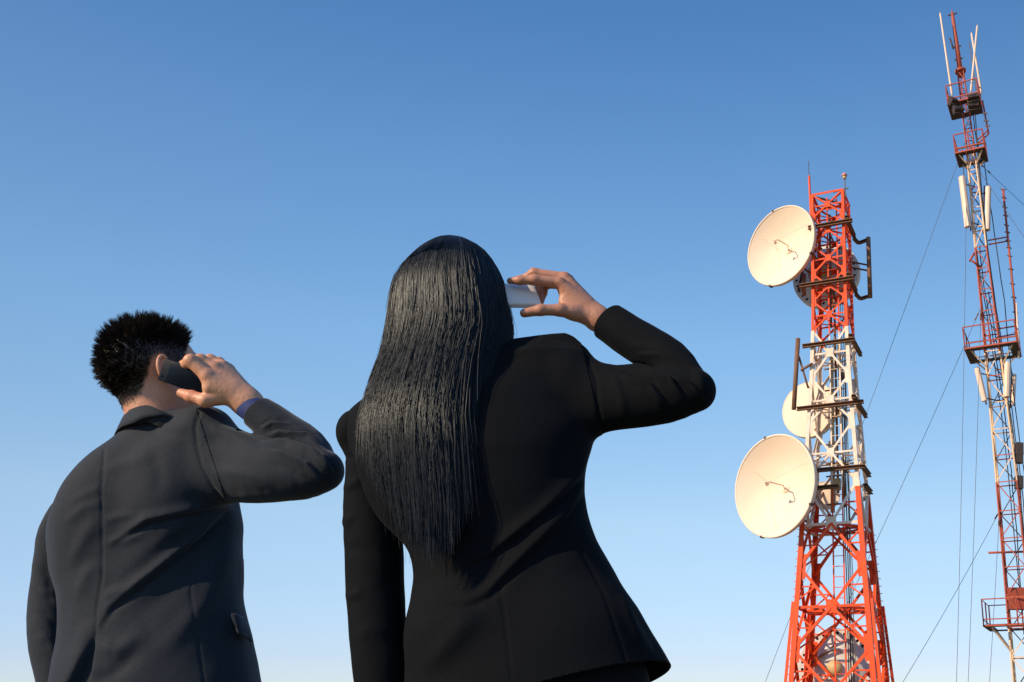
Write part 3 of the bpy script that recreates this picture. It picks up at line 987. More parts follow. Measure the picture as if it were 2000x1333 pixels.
def relax(V, Q, it=2, lam=0.5):
    for _ in range(it):
        acc = np.zeros_like(V); n = np.zeros(len(V))
        for i in range(4):
            for j in (1, 3):
                np.add.at(acc, Q[:, i], V[Q[:, (i + j) % 4]]); np.add.at(n, Q[:, i], 1)
        V = V + lam * (acc / np.maximum(n, 1)[:, None] - V)
    return V

def pdist(u, v, poly):
    """distance in picture pixels to a polyline and the position (0..1) along it, and the signed side"""
    best = np.full(len(u), 1e9); pos = np.zeros(len(u)); side = np.zeros(len(u))
    L = [math.hypot(poly[i + 1][0] - poly[i][0], poly[i + 1][1] - poly[i][1]) for i in range(len(poly) - 1)]
    T = sum(L); s0 = 0
    for i in range(len(poly) - 1):
        ax, ay = poly[i]; bx, by = poly[i + 1]
        dx, dy = bx - ax, by - ay
        t = np.clip(((u - ax) * dx + (v - ay) * dy) / (L[i] ** 2), 0, 1)
        d = np.hypot(u - ax - t * dx, v - ay - t * dy)
        m = d < best
        best = np.where(m, d, best); pos = np.where(m, (s0 + t * L[i]) / T, pos)
        side = np.where(m, np.sign((u - ax) * dy - (v - ay) * dx), side)
        s0 += L[i]
    return best, pos, side

def folds(V, N, lst):
    """push cloth in and out along fold lines on the side of the cloth that is seen from behind the person"""
    u, v = proj(V)
    face = np.clip(-N[:, 1] * 2.5 + 0.35, 0, 1)
    D = np.zeros(len(V))
    for poly, w, amp, ends in lst:
        d, s, side = pdist(u, v, poly)
        e = np.clip(s / 0.25, 0, 1) if 'a' in ends else 1.0
        f = np.clip((1 - s) / 0.35, 0, 1) if 'b' in ends else 1.0
        if 's' in ends:                       # a crease: soft on one side, steep on the other
            ww = np.where(side > 0, w * 0.35, w)
            g = np.exp(-(d / ww) ** 2) - 0.55 * np.exp(-((d - w * 0.55) / (w * .4)) ** 2) * (side > 0)
        else:
            g = np.exp(-(d / w) ** 2)
        D += amp * 0.001 * g * e * f
    return V + N * (D * face)[:, None]

def vnoise(P, scale, seed=0):
    """smooth value noise, -1..1"""
    r = np.random.default_rng(seed)
    tab = r.uniform(-1, 1, 4096)
    q = P * scale + 100.0
    i = np.floor(q).astype(int); f = q - i; f = f * f * (3 - 2 * f)
    out = 0
    for a in (0, 1):
        for b in (0, 1):
            for c in (0, 1):
                h = ((i[:, 0] + a) * 73856093 ^ (i[:, 1] + b) * 19349663 ^ (i[:, 2] + c) * 83492791) & 4095
                w = (f[:, 0] if a else 1 - f[:, 0]) * (f[:, 1] if b else 1 - f[:, 1]) * (f[:, 2] if c else 1 - f[:, 2])
                out = out + tab[h] * w
    return out

def cut(o, planes):
    """cut a mesh open along planes (point, normal): what lies on the normal's side goes"""
    bm = bmesh.new(); bm.from_mesh(o.data)
    for p, n in planes:
        g = bm.verts[:] + bm.edges[:] + bm.faces[:]
        bmesh.ops.bisect_plane(bm, geom=g, plane_co=Vector(p), plane_no=Vector(n), clear_outer=True)
    bm.to_mesh(o.data); bm.free()
    o.data.polygons.foreach_set('use_smooth', np.ones(len(o.data.polygons), dtype=bool))
    return o

def rows_px(lst):
    """(v, uL, uR, Y, b) picture rows -> loft rows"""
    out = []
    for v, ul, ur, Y, b in lst:
        l, r = pix(ul, v, Y), pix(ur, v, Y)
        out.append((l[2], (l[0] + r[0]) / 2, Y, (r[0] - l[0]) / 2, b))
    return out

def cut_near(o, p, n, r):
    """cut open along a plane, but only within r of p (sleeve ends)"""
    bm = bmesh.new(); bm.from_mesh(o.data)
    p, n = Vector(p), Vector(n)
    bmesh.ops.bisect_plane(bm, geom=bm.verts[:] + bm.edges[:] + bm.faces[:], plane_co=p, plane_no=n)
    dead = [f for f in bm.faces if (f.calc_center_median() - p).dot(n) > 0 and (f.calc_center_median() - p).length < r]
    bmesh.ops.delete(bm, geom=dead, context='FACES')
    bm.to_mesh(o.data); bm.free()
    o.data.polygons.foreach_set('use_smooth', np.ones(len(o.data.polygons), dtype=bool))

# ------------------------------------------------------------------ cloth, skin and hair materials
def cloth(name, col, col2, sheen, scale=900.0, rough=0.85, spec=0.25):
    m = bpy.data.materials.new(name); m.use_nodes = True
    nt = m.node_tree; b = nt.nodes['Principled BSDF']
    b.inputs['Roughness'].default_value = rough
    b.inputs['Specular IOR Level'].default_value = spec
    b.inputs['Sheen Weight'].default_value = sheen
    b.inputs['Sheen Roughness'].default_value = 0.45
    b.inputs['Sheen Tint'].default_value = (0.8, 0.88, 1.0, 1)
    tcn = nt.nodes.new('ShaderNodeTexCoord')
    def nz_(s, d=2):
        n = nt.nodes.new('ShaderNodeTexNoise'); n.inputs['Scale'].default_value = s; n.inputs['Detail'].default_value = d
        return n
    mp = nt.nodes.new('ShaderNodeMapping'); mp.inputs['Scale'].default_value = (1, 1, 0.12)
    nt.links.new(tcn.outputs['Object'], mp.inputs['Vector'])
    n1 = nz_(scale); nt.links.new(mp.outputs[0], n1.inputs['Vector'])
    mp2 = nt.nodes.new('ShaderNodeMapping'); mp2.inputs['Scale'].default_value = (0.12, 0.12, 1)
    nt.links.new(tcn.outputs['Object'], mp2.inputs['Vector'])
    n2 = nz_(scale); nt.links.new(mp2.outputs[0], n2.inputs['Vector'])
    add = nt.nodes.new('ShaderNodeMath'); add.operation = 'ADD'
    nt.links.new(n1.outputs['Fac'], add.inputs[0]); nt.links.new(n2.outputs['Fac'], add.inputs[1])
    r = nt.nodes.new('ShaderNodeValToRGB')
    r.color_ramp.elements[0].position = 0.35; r.color_ramp.elements[1].position = 0.65
    r.color_ramp.elements[0].color = (*col2, 1); r.color_ramp.elements[1].color = (*col, 1)
    hf = nt.nodes.new('ShaderNodeMath'); hf.operation = 'MULTIPLY'; hf.inputs[1].default_value = 0.5
    nt.links.new(add.outputs[0], hf.inputs[0])
    nt.links.new(hf.outputs[0], r.inputs['Fac'])
    nt.links.new(r.outputs['Color'], b.inputs['Base Color'])
    # soft rumples and weave relief
    n3 = nz_(16.0, 3); nt.links.new(tcn.outputs['Object'], n3.inputs['Vector'])
    b1 = nt.nodes.new('ShaderNodeBump'); b1.inputs['Strength'].default_value = 0.16; b1.inputs['Distance'].default_value = 0.012
    nt.links.new(n3.outputs['Fac'], b1.inputs['Height'])
    b2 = nt.nodes.new('ShaderNodeBump'); b2.inputs['Strength'].default_value = 0.25; b2.inputs['Distance'].default_value = 0.0008
    nt.links.new(hf.outputs[0], b2.inputs['Height']); nt.links.new(b1.outputs['Normal'], b2.inputs['Normal'])
    nt.links.new(b2.outputs['Normal'], b.inputs['Normal'])
    return m

def skin(name, base, red, hair):
    m = bpy.data.materials.new(name); m.use_nodes = True
    nt = m.node_tree; b = nt.nodes['Principled BSDF']
    b.inputs['Roughness'].default_value = 0.5
    b.inputs['Subsurface Weight'].default_value = 0.12
    b.inputs['Subsurface Radius'].default_value = (0.01, 0.004, 0.002)
    b.inputs['Subsurface Scale'].default_value = 0.6
    tcn = nt.nodes.new('ShaderNodeTexCoord')
    n = nt.nodes.new('ShaderNodeTexNoise'); n.inputs['Scale'].default_value = 45; n.inputs['Detail'].default_value = 5
    nt.links.new(tcn.outputs['Object'], n.inputs['Vector'])
    at = nt.nodes.new('ShaderNodeAttribute'); at.attribute_name = 'flush'
    ad = nt.nodes.new('ShaderNodeMath'); ad.operation = 'MULTIPLY_ADD'; ad.inputs[1].default_value = 0.35
    nt.links.new(n.outputs['Fac'], ad.inputs[0]); nt.links.new(at.outputs['Fac'], ad.inputs[2])
    mx = nt.nodes.new('ShaderNodeMix'); mx.data_type = 'RGBA'
    mx.inputs['A'].default_value = (*base, 1); mx.inputs['B'].default_value = (*red, 1)
    nt.links.new(ad.outputs[0], mx.inputs['Factor'])
    at2 = nt.nodes.new('ShaderNodeAttribute'); at2.attribute_name = 'scalp'
    mx2 = nt.nodes.new('ShaderNodeMix'); mx2.data_type = 'RGBA'
    mx2.inputs['B'].default_value = (*hair, 1)
    nt.links.new(mx.outputs['Result'], mx2.inputs['A']); nt.links.new(at2.outputs['Fac'], mx2.inputs['Factor'])
    nt.links.new(mx2.outputs['Result'], b.inputs['Base Color'])
    n2 = nt.nodes.new('ShaderNodeTexNoise'); n2.inputs['Scale'].default_value = 350; n2.inputs['Detail'].default_value = 3
    nt.links.new(tcn.outputs['Object'], n2.inputs['Vector'])
    bp = nt.nodes.new('ShaderNodeBump'); bp.inputs['Strength'].default_value = 0.2; bp.inputs['Distance'].default_value = 0.001
    n3 = nt.nodes.new('ShaderNodeTexNoise'); n3.inputs['Scale'].default_value = 110; n3.inputs['Detail'].default_value = 3
    nt.links.new(tcn.outputs['Object'], n3.inputs['Vector'])
    bq = nt.nodes.new('ShaderNodeBump'); bq.inputs['Strength'].default_value = 0.3; bq.inputs['Distance'].default_value = 0.003
    nt.links.new(n3.outputs['Fac'], bq.inputs['Height']); nt.links.new(bq.outputs['Normal'], bp.inputs['Normal'])
    nt.links.new(n2.outputs['Fac'], bp.inputs['Height']); nt.links.new(bp.outputs['Normal'], b.inputs['Normal'])
    return m

def hair_mat(name, col, rough, col2=None, spec=0.6):
    m = bpy.data.materials.new(name); m.use_nodes = True
    nt = m.node_tree; b = nt.nodes['Principled BSDF']
    b.inputs['Roughness'].default_value = rough
    b.inputs['Specular IOR Level'].default_value = spec
    b.inputs['Specular Tint'].default_value = (0.72, 0.86, 1.0, 1)
    at = nt.nodes.new('ShaderNodeAttribute'); at.attribute_name = 'strand'
    mx = nt.nodes.new('ShaderNodeMix'); mx.data_type = 'RGBA'
    mx.inputs['A'].default_value = (*col, 1); mx.inputs['B'].default_value = (*(col2 or [c * 2.5 for c in col]), 1)
    nt.links.new(at.outputs['Fac'], mx.inputs['Factor']); nt.links.new(mx.outputs['Result'], b.inputs['Base Color'])
    return m

M_SUIT = cloth('charcoal_wool', (0.0150, 0.0230, 0.035), (0.0062, 0.010, 0.0165), 0.16, rough=0.8, spec=0.22)
M_BLACK = cloth('black_wool', (0.0046, 0.0062, 0.0088), (0.0026, 0.0034, 0.0048), 0.012, spec=0.10)
M_SHIRT = mat('navy_cotton', (0.006, 0.024, 0.13), 0.8, bump=(400.0, 0.2, 0.001))
M_SKINM = skin('man_skin', (0.64, 0.345, 0.215), (0.56, 0.22, 0.125), (0.018, 0.014, 0.012))
M_SKINW = skin('woman_skin', (0.48, 0.245, 0.16), (0.42, 0.15, 0.09), (0.012, 0.011, 0.012))
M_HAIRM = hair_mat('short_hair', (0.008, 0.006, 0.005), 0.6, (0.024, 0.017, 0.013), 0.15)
M_HAIRW = hair_mat('long_hair', (0.005, 0.0065, 0.009), 0.38, (0.034, 0.040, 0.052), 0.28)
M_PHONEB = mat('phone_black', (0.006, 0.012, 0.022), 0.5, spec=0.12)
M_GLASSB = mat('phone_glass', (0.003, 0.007, 0.014), 0.25, spec=0.10)
M_PHONEW = mat('phone_white', (0.70, 0.69, 0.70), 0.35)
M_PHONEG = mat('phone_grey', (0.35, 0.33, 0.32), 0.4)
M_SHOE = mat('shoe_leather', (0.012, 0.011, 0.010), 0.3)
M_NAIL = mat('finger_nail', (0.55, 0.30, 0.24), 0.25)

def attr(o, name, vals):
    a = o.data.attributes.new(name, 'FLOAT', 'POINT')
    a.data.foreach_set('value', np.ascontiguousarray(vals, dtype=np.float32))

def head_frame(az, pitch, roll):
    """rows: right ear, face, crown directions; az degrees from straight away towards the right"""
    a, t, r = map(math.radians, (az, pitch, roll))
    f = np.array((math.sin(a) * math.cos(t), math.cos(a) * math.cos(t), math.sin(t)))
    x = np.array((math.cos(a), -math.sin(a), 0.0))
    up = np.cross(x, f)
    x2 = x * math.cos(r) + up * math.sin(r)
    return np.stack([x2, f, np.cross(x2, f)])

def build_head(F, C, R, neck_to, s=1.0, neck_r=(0.054, 0.062)):
    """head in a grid: C = centre of the skull, R = frame"""
    def L(x, y, z): return C + (R[0] * x + R[1] * y + R[2] * z) * s
    F.ell(L(0, -.006, .004), R, np.array((.076, .097, .088)) * s, 0.01)
    F.ell(L(0, .034, -.052), R, np.array((.060, .066, .088)) * s, 0.035)
    F.ell(L(0, .062, -.108), R, np.array((.030, .028, .024)) * s, 0.03)          # chin
    F.cone(L(.045, .01, -.088), L(.015, .066, -.115), .020 * s, .016 * s, .03)  # jaw line
    F.cone(L(-.045, .01, -.088), L(-.015, .066, -.115), .020 * s, .016 * s, .03)
    F.cone(L(0, .092, -.012), L(0, .112, -.055), .008 * s, .011 * s, .014)      # nose
    F.ell(L(.012, .100, -.060), R, np.array((.009, .010, .008)) * s, .008)
    F.ell(L(-.012, .100, -.060), R, np.array((.009, .010, .008)) * s, .008)
    F.cone(L(-.034, .083, .002), L(.034, .083, .002), .010 * s, .010 * s, .016)  # brow
    for sx in (-1, 1):
        F.ell(L(.032 * sx, .092, -.020), R, np.array((.017, .012, .010)) * s, .008, sub=True)
        F.ell(L(.032 * sx, .081, -.020), R, np.array((.013, .013, .012)) * s, .002)     # eye
        F.ell(L(.045 * sx, .055, -.045), R, np.array((.022, .022, .018)) * s, .02)     # cheek
    F.cone(L(-.018, .092, -.085), L(.018, .092, -.085), .006 * s, .006 * s, .006)    # lips
    F.cone(L(-.015, .090, -.094), L(.015, .090, -.094), .0065 * s, .0065 * s, .006)
    for sx in (-1, 1):                                                          # ears
        e = []
        for t in np.linspace(-150, 128, 15):
            w = math.radians(t)
            e.append(L(sx * (.081 + .012 * (.5 + .5 * math.cos(w))), -.006 - .015 * math.cos(w) * (1 if abs(t) < 90 else .8), -.034 + .027 * math.sin(w)))
        F.ell(L(sx * .080, -.008, -.034), R, np.array((.007, .015, .024)) * s, .006)
        F.chain(e, [.0040 * s] * len(e), .004)
        F.ell(L(sx * .087, -.010, -.060), R, np.array((.006, .009, .010)) * s, .006)
        F.ell(L(sx * .092, -.006, -.030), R, np.array((.007, .009, .015)) * s, .003, sub=True)
    nk = L(0, -.018, -.075)
    F.cone(nk, neck_to, neck_r[0] * s, neck_r[1] * s, .025)

def finger(F, pts, rs, k=0.006):
    F.chain(pts, rs, k, -1)
    for p, r in zip(pts[1:-1], rs[1:-1]):          # knuckle swell
        F.cone(p, np.asarray(p) + 1e-4, r * 1.05, r * 1.05, 0.006)

def nail(name, tip, back, up, w, l, m, parent):
    """small curved plate on a finger tip"""
    tip, back, up = Vector(tip), Vector(back), Vector(up)
    d = (tip - back).normalized(); up = (up - d * up.dot(d)).normalized(); s_ = d.cross(up)
    V, Fc = [], []
    for i in range(5):
        for j in range(5):
            x = (j / 4 - .5) * 2; y = i / 4
            V.append(tip + d * (l * (y - .75)) + s_ * (w * x * (0.85 + .15 * math.sin(y * 3.1))) + up * (-w * .35 * x * x - 0.0006 * (y < .1)))
    for i in range(4):
        for j in range(4):
            Fc.append((i * 5 + j, i * 5 + j + 1, i * 5 + j + 6, i * 5 + j + 5))
    o = mesh_obj(name, V, Fc, m, parent)
    sd = o.modifiers.new('thick', 'SOLIDIFY'); sd.thickness = 0.0006
    return o

def slab(name, c, ax, ay, lx, ly, lz, m, parent, r=0.004, seg=3):
    """rounded box: centre, two axes, full sizes"""
    c, ax, ay = Vector(c), Vector(ax).normalized(), Vector(ay)
    ay = (ay - ax * ay.dot(ax)).normalized(); az = ax.cross(ay)
    V = [c + ax * (sx * lx / 2) + ay * (sy * ly / 2) + az * (sz * lz / 2) for sz in (-1, 1) for sx, sy in ((-1, -1), (1, -1), (1, 1), (-1, 1))]
    Fc = [(3, 2, 1, 0), (4, 5, 6, 7), (0, 1, 5, 4), (1, 2, 6, 5), (2, 3, 7, 6), (3, 0, 4, 7)]
    o = mesh_obj(name, V, Fc, m, parent, smooth=True)
    if r: bev(o, r, seg)
    return o

def tubes_np(paths, radii, sides=3):
    """many thin tapered tubes at once: paths (n, k, 3), radii (n, k)"""
    n, k, _ = paths.shape
    t = np.gradient(paths, axis=1)
    t /= np.linalg.norm(t, axis=2, keepdims=True) + 1e-12
    ref = np.where(np.abs(t[:, :, 2:3]) > .9, np.array((1., 0, 0)), np.array((0, 0, 1.)))
    a = np.cross(t, ref); a /= np.linalg.norm(a, axis=2, keepdims=True) + 1e-12
    b = np.cross(t, a)
    ring = []
    for q in range(sides):
        w = 2 * math.pi * q / sides + .5
        ring.append(paths + (a * math.cos(w) + b * math.sin(w)) * radii[:, :, None])
    V = np.stack(ring, 2).reshape(-1, 3)
    base = (np.arange(n)[:, None, None] * k + np.arange(k - 1)[None, :, None]) * sides
    q = np.arange(sides)[None, None, :]; q2 = (q + 1) % sides
    Q = np.stack([base + q, base + q2, base + sides + q2, base + sides + q], -1).reshape(-1, 4)
    return V, Q

def shoe(parent, foot, ang, L=0.27, heel=0.025, nm='shoe'):
    F_ = Field(np.arange(foot[0] - .22, foot[0] + .22, .008), np.arange(foot[1] - .25, foot[1] + .25, .008), np.arange(-.01, .16, .008))
    d = np.array((math.sin(ang), math.cos(ang), 0)); f = np.array((foot[0], foot[1], 0.0))
    F_.cone(f - d * .05 + np.array((0, 0, .045 + heel * .4)), f + d * (L * .55) + np.array((0, 0, .035)), .040, .036, .03)
    F_.cone(f + np.array((0, 0, .05)), f + np.array((0, 0, .13)), .042, .045, .03)
    F_.f = np.maximum(F_.f, (0.006 - F_.z)[None, None, :])
    V, Q = F_.mesh()
    return np_mesh_obj(nm, V, Q, M_SHOE, parent)

def legs(rows_top, hipL, hipR, footL, footR, r, step=.012):
    """trouser field: hips loft + two tapering legs"""
    lo = np.minimum(np.minimum(hipL, hipR), np.minimum(footL, footR)) - .2
    hi = np.maximum(np.maximum(hipL, hipR), np.maximum(footL, footR)) + .2
    zt = max(q[0] for q in rows_top)
    F_ = Field(np.arange(lo[0], hi[0], step), np.arange(lo[1], hi[1], step), np.arange(0.03, zt + .04, step))
    F_.loft(rows_top, .02)
    for h, f in ((hipL, footL), (hipR, footR)):
        kn = (h + f) / 2 + np.array((0, .02, 0))
        F_.chain([h, kn, f], [r[0], r[1], r[2]], .05)
    return F_

# ------------------------------------------------------------------ the man
def make_man():
    root = empty('person', (pix(285, 1200, 2.23)[0], 2.23, 0))
    tag(root, 'short-haired person in charcoal suit holding a black phone to the ear', 'person', 'people phoning with their backs turned')
    Y0 = 2.2
    C = pix(297, 714, Y0)
    R = head_frame(46, 14, 4)
    HS = 1.05
    neck_to = pix(318, 860, 2.21)
    trs = rows_px([(838, 292, 385, 2.2, .05), (880, 234, 432, 2.215, .095), (930, 184, 450, 2.23, .122), (985, 132, 462, 2.24, .136), (1035, 108, 467, 2.24, .14),
                   (1100, 108, 467, 2.235, .132), (1180, 124, 471, 2.23, .126), (1250, 126, 486, 2.23, .130), (1340, 108, 505, 2.23, .140), (1440, 96, 522, 2.23, .15), (1500, 92, 530, 2.23, .152)])
    hipc = pix(300, 1440, 2.23)
    # hand, phone
    W = pix(482, 786, 2.10)
    mcp = [pix(405, 735, 2.058), pix(419, 721, 2.078), pix(434, 717, 2.10), pix(447, 723, 2.12)]
    # --- body
    hb = [pix(160, 600, 2.0), pix(530, 870, 2.4)]
    xs = axis_grid(pix(60, 1400, 2.23)[0] - .12, pix(680, 930, 2.05)[0] + .03, .016, (pix(185, 700, 2.2)[0], pix(522, 800, 2.1)[0], .0026))
    ys = axis_grid(2.0, 2.48, .016, (2.03, 2.33, .0026))
    zs = axis_grid(0.05, C[2] + .12, .016, (pix(300, 850, 2.2)[2], C[2] + .11, .0026))
    F = Field(xs, ys, zs)
    build_head(F, C, R, neck_to, HS)
    # hand
    for m_, r_ in zip(mcp, (.0155, .0155, .0145, .013)):
        F.cone(W, m_, .023, r_, .018)
    F.cone(pix(450, 770, 2.085), pix(410, 760, 2.065), .022, .015, .02)
    rs = [.0145, .0135, .0115, .0095]
    fingers = [[mcp[0], pix(372, 705, 2.048), pix(360, 714, 2.108), pix(352, 736, 2.125)],
               [mcp[1], pix(391, 704, 2.070), pix(375, 716, 2.112), pix(368, 735, 2.122)],
               [mcp[2], pix(410, 704, 2.098), pix(393, 720, 2.125), pix(388, 738, 2.125)],
               [mcp[3], pix(427, 708, 2.122), pix(412, 722, 2.138), pix(405, 738, 2.135)]]
    for i, fp in enumerate(fingers):
        finger(F, fp, [q * (1, 1, .96, .85)[i] for q in rs])
    thumb = [pix(446, 772, 2.085), pix(402, 783, 2.070), pix(374, 775, 2.076), pix(354, 768, 2.084)]
    finger(F, thumb, [.021, .0145, .0130, .0100])
    E = pix(632, 915, 2.06)
    F.cone(W, pix(520, 815, 2.100), .0255, .025, .02)
    F.chain([pix(518, 815, 2.100), pix(540, 834, 2.104), pix(598, 880, 2.094), E, pix(580, 920, 2.085), pix(520, 918, 2.105), pix(440, 895, 2.15)], [.025, .026, .030, .030, .032, .034, .038], .015)
    # trunk, legs, left arm inside the clothes
    F.loft([q for q in trs if .95 < q[0] < pix(0, 840, 2.2)[2]], .03, grow=-.035)
    Ls, Le, Lw = pix(150, 1040, 2.285), pix(100, 1190, 2.32), pix(118, 1400, 2.27)
    F.chain([Ls, Le, Lw], [.026, .030, .026], .02)
    hand = Lw + np.array((.01, .0, -.07))
    F.cone(Lw, hand, .024, .030, .02)
    for q in range(4):
        b0 = hand + np.array((.008 * (q - 1.5), .018 * (q - 1.5), -.02))
        F.chain([b0, b0 + np.array((.004, .0, -.04)), b0 + np.array((.016, 0, -.075 + .008 * abs(q - 1.5)))], [.0125, .011, .009], .004)
    F.chain([hand + np.array((.0, .02, .02)), hand + np.array((.01, .045, -.02)), hand + np.array((.015, .05, -.055))], [.015, .012, .010], .008)
    fl, fr = np.array((hipc[0] - .11, 2.30, .06)), np.array((hipc[0] + .10, 2.20, .06))
    hl, hr = np.array((hipc[0] - .085, 2.25, .80)), np.array((hipc[0] + .085, 2.21, .80))
    for h, f_ in ((hl, fl), (hr, fr)):
        F.chain([h, (h + f_) / 2, f_], [.075, .052, .038], .03)
    V, Q = F.mesh()
    V = relax(V, Q, 1, .4)
    body = np_mesh_obj('body', V, Q, M_SKINM, root)
    # hair-covered scalp and flushed knuckles as surface attributes
    Lc = (V - C) @ R.T / HS
    ex = np.interp(Lc[:, 1], [-.12, -.062, -.048, -.036, -.026, -.010, .004, .014, .030, .048, .064, .08], [-.112, -.104, -.092, -.055, -.020, -.010, -.018, -.045, -.040, -.012, .026, .050])
    ex = ex + .006 * vnoise(V, 90, 3)
    mask = np.clip((Lc[:, 2] - ex) / .022, 0, 1) * np.clip((.092 - Lc[:, 1]) / .01, 0, 1)
    near = (np.linalg.norm(Lc * np.array((1, .85, .9)), axis=1) < .135) & (np.abs(Lc[:, 0]) < .0805)
    mask = np.where(near, mask, 0)
    attr(body, 'scalp', mask * .96)
    fl_ = np.zeros(len(V))
    for fp in fingers + [thumb]:
        for p in fp[:3:1]:
            fl_ += .7 * np.exp(-(np.linalg.norm(V - p, axis=1) / .013) ** 2)
        fl_ += .5 * np.exp(-(np.linalg.norm(V - fp[-1], axis=1) / .012) ** 2)
    ear_c = C + R[0] * .085 - R[1] * .01 - R[2] * .03
    fl_ += .6 * np.exp(-(np.linalg.norm(V - ear_c, axis=1) / .03) ** 2)
    nk = np.clip((-.07 - Lc[:, 2]) / .05, 0, 1) * (np.linalg.norm(Lc, axis=1) < .25)
    attr(body, 'flush', np.clip(fl_ + .45 * nk, 0, 1))
    # --- short spiky hair
    N = vnormals(V, Q)
    A = np.nonzero(mask > .12)[0]
    area_w = rng.random(len(A))
    n = 15000
    pick = rng.choice(A, n, p=(mask[A] ** .7) / (mask[A] ** .7).sum())
    P, Nn, lc = V[pick], N[pick], Lc[pick]
    P = P + rng.normal(0, .0012, P.shape)
    back = np.clip((-lc[:, 1] - .02) / .05, 0, 1) * np.clip((lc[:, 2] + .075) / .05, 0, 1)
    top = np.maximum(np.clip((lc[:, 2] - .012) / .045, 0, 1), back * .9)
    hi_ = np.clip((lc[:, 2] - .03) / .04, 0, 1)
    ln = (.005 + .018 * top + .012 * hi_) * rng.uniform(.6, 1.12, n) * np.clip(mask[pick] * 1.3, .3, 1)
    # strands gather into small spikes
    cn = 650
    cl = V[rng.choice(A, cn)]
    di = ((P[:, None, :] - cl[None]) ** 2).sum(2).argmin(1)
    tgt = cl[di] - P
    flow = R[2] * (.15 + .35 * hi_)[:, None] + R[1] * np.where(lc[:, 1] > .03, .7, -.10)[:, None]
    flow = np.where((top > .15)[:, None], flow, -R[2] * 1.2 - R[1] * .1)
    cj = rng.normal(0, .26, (cn, 3))[di]
    d = Nn * (.75 + .5 * top[:, None]) + flow * .7 + cj * top[:, None] + rng.normal(0, .05, P.shape)
    d /= np.linalg.norm(d, axis=1, keepdims=True)
    ts = np.linspace(0, 1, 4)
    paths = P[:, None, :] - Nn[:, None, :] * .001 + d[:, None, :] * (ts[None, :, None] * ln[:, None, None])
    paths = paths + tgt[:, None, :] * (.65 * top[:, None, None] * ts[None, :, None] ** 1.3)
    rad = (.00066 * (1 - .85 * ts[None, :] ** 1.5)) * rng.uniform(.8, 1.25, (n, 1)) * np.where(top[:, None] > .1, 1, .6)
    HV, HQ = tubes_np(paths, rad)
    hair = np_mesh_obj('hair', HV, HQ, M_HAIRM, root)
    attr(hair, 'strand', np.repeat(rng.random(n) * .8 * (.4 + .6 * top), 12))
    # --- jacket trunk
    step = .0041
    lo = np.array((min(q[1] - q[3] for q in trs) - .03, 1.97, .60)); hi = np.array((pix(690, 900, 2.05)[0], 2.43, pix(300, 780, 2.2)[2]))
    J = Field(np.arange(lo[0], hi[0], step), np.arange(lo[1], hi[1], step), np.arange(lo[2], hi[2], step))
    J.loft(trs, .02)
    J.cone(pix(330, 846, 2.19), pix(398, 842, 2.15), .05, .052, .035)       # right shoulder
    J.cone(pix(395, 850, 2.15), pix(430, 930, 2.15), .055, .06, .04)
    J.chain([pix(350, 852, 2.2), pix(305, 848, 2.19), pix(262, 876, 2.2), pix(215, 930, 2.24)], [.045, .045, .045, .05], .035)
    J.cone(pix(312, 852, 2.22), pix(200, 962, 2.27), .048, .05, .04)         # left shoulder
    J.ell(pix(205, 985, 2.165), np.eye(3), (.085, .06, .12), .05)             # shoulder blades
    J.ell(pix(330, 950, 2.13), np.eye(3), (.08, .05, .11), .05)
    cuff = pix(502, 806, 2.094)
    fore = (pix(640, 912, 2.06) - cuff); fore /= np.linalg.norm(fore)
    # right sleeve: two lines of rounds, upper and lower, so that it is taller than deep
    J.chain([pix(412, 850, 2.15), pix(450, 880, 2.13), pix(520, 900, 2.095), pix(580, 908, 2.075), pix(630, 918, 2.062)], [.050, .052, .050, .050, .039], .03)
    J.chain([pix(420, 915, 2.15), pix(462, 933, 2.13), pix(530, 934, 2.095), pix(590, 930, 2.075), pix(630, 922, 2.062)], [.052, .056, .056, .053, .040], .03)
    J.chain([pix(629, 918, 2.064), pix(598, 876, 2.090), pix(540, 832, 2.100), cuff - fore * .015], [.040, .047, .043, .037], .004)
    V, Q = J.mesh(); V = relax(V, Q, 2, .5)
    N = vnormals(V, Q)
    V = V + N * (.0022 * vnoise(V, 9, 11) + .0012 * vnoise(V, 22, 12))[:, None]
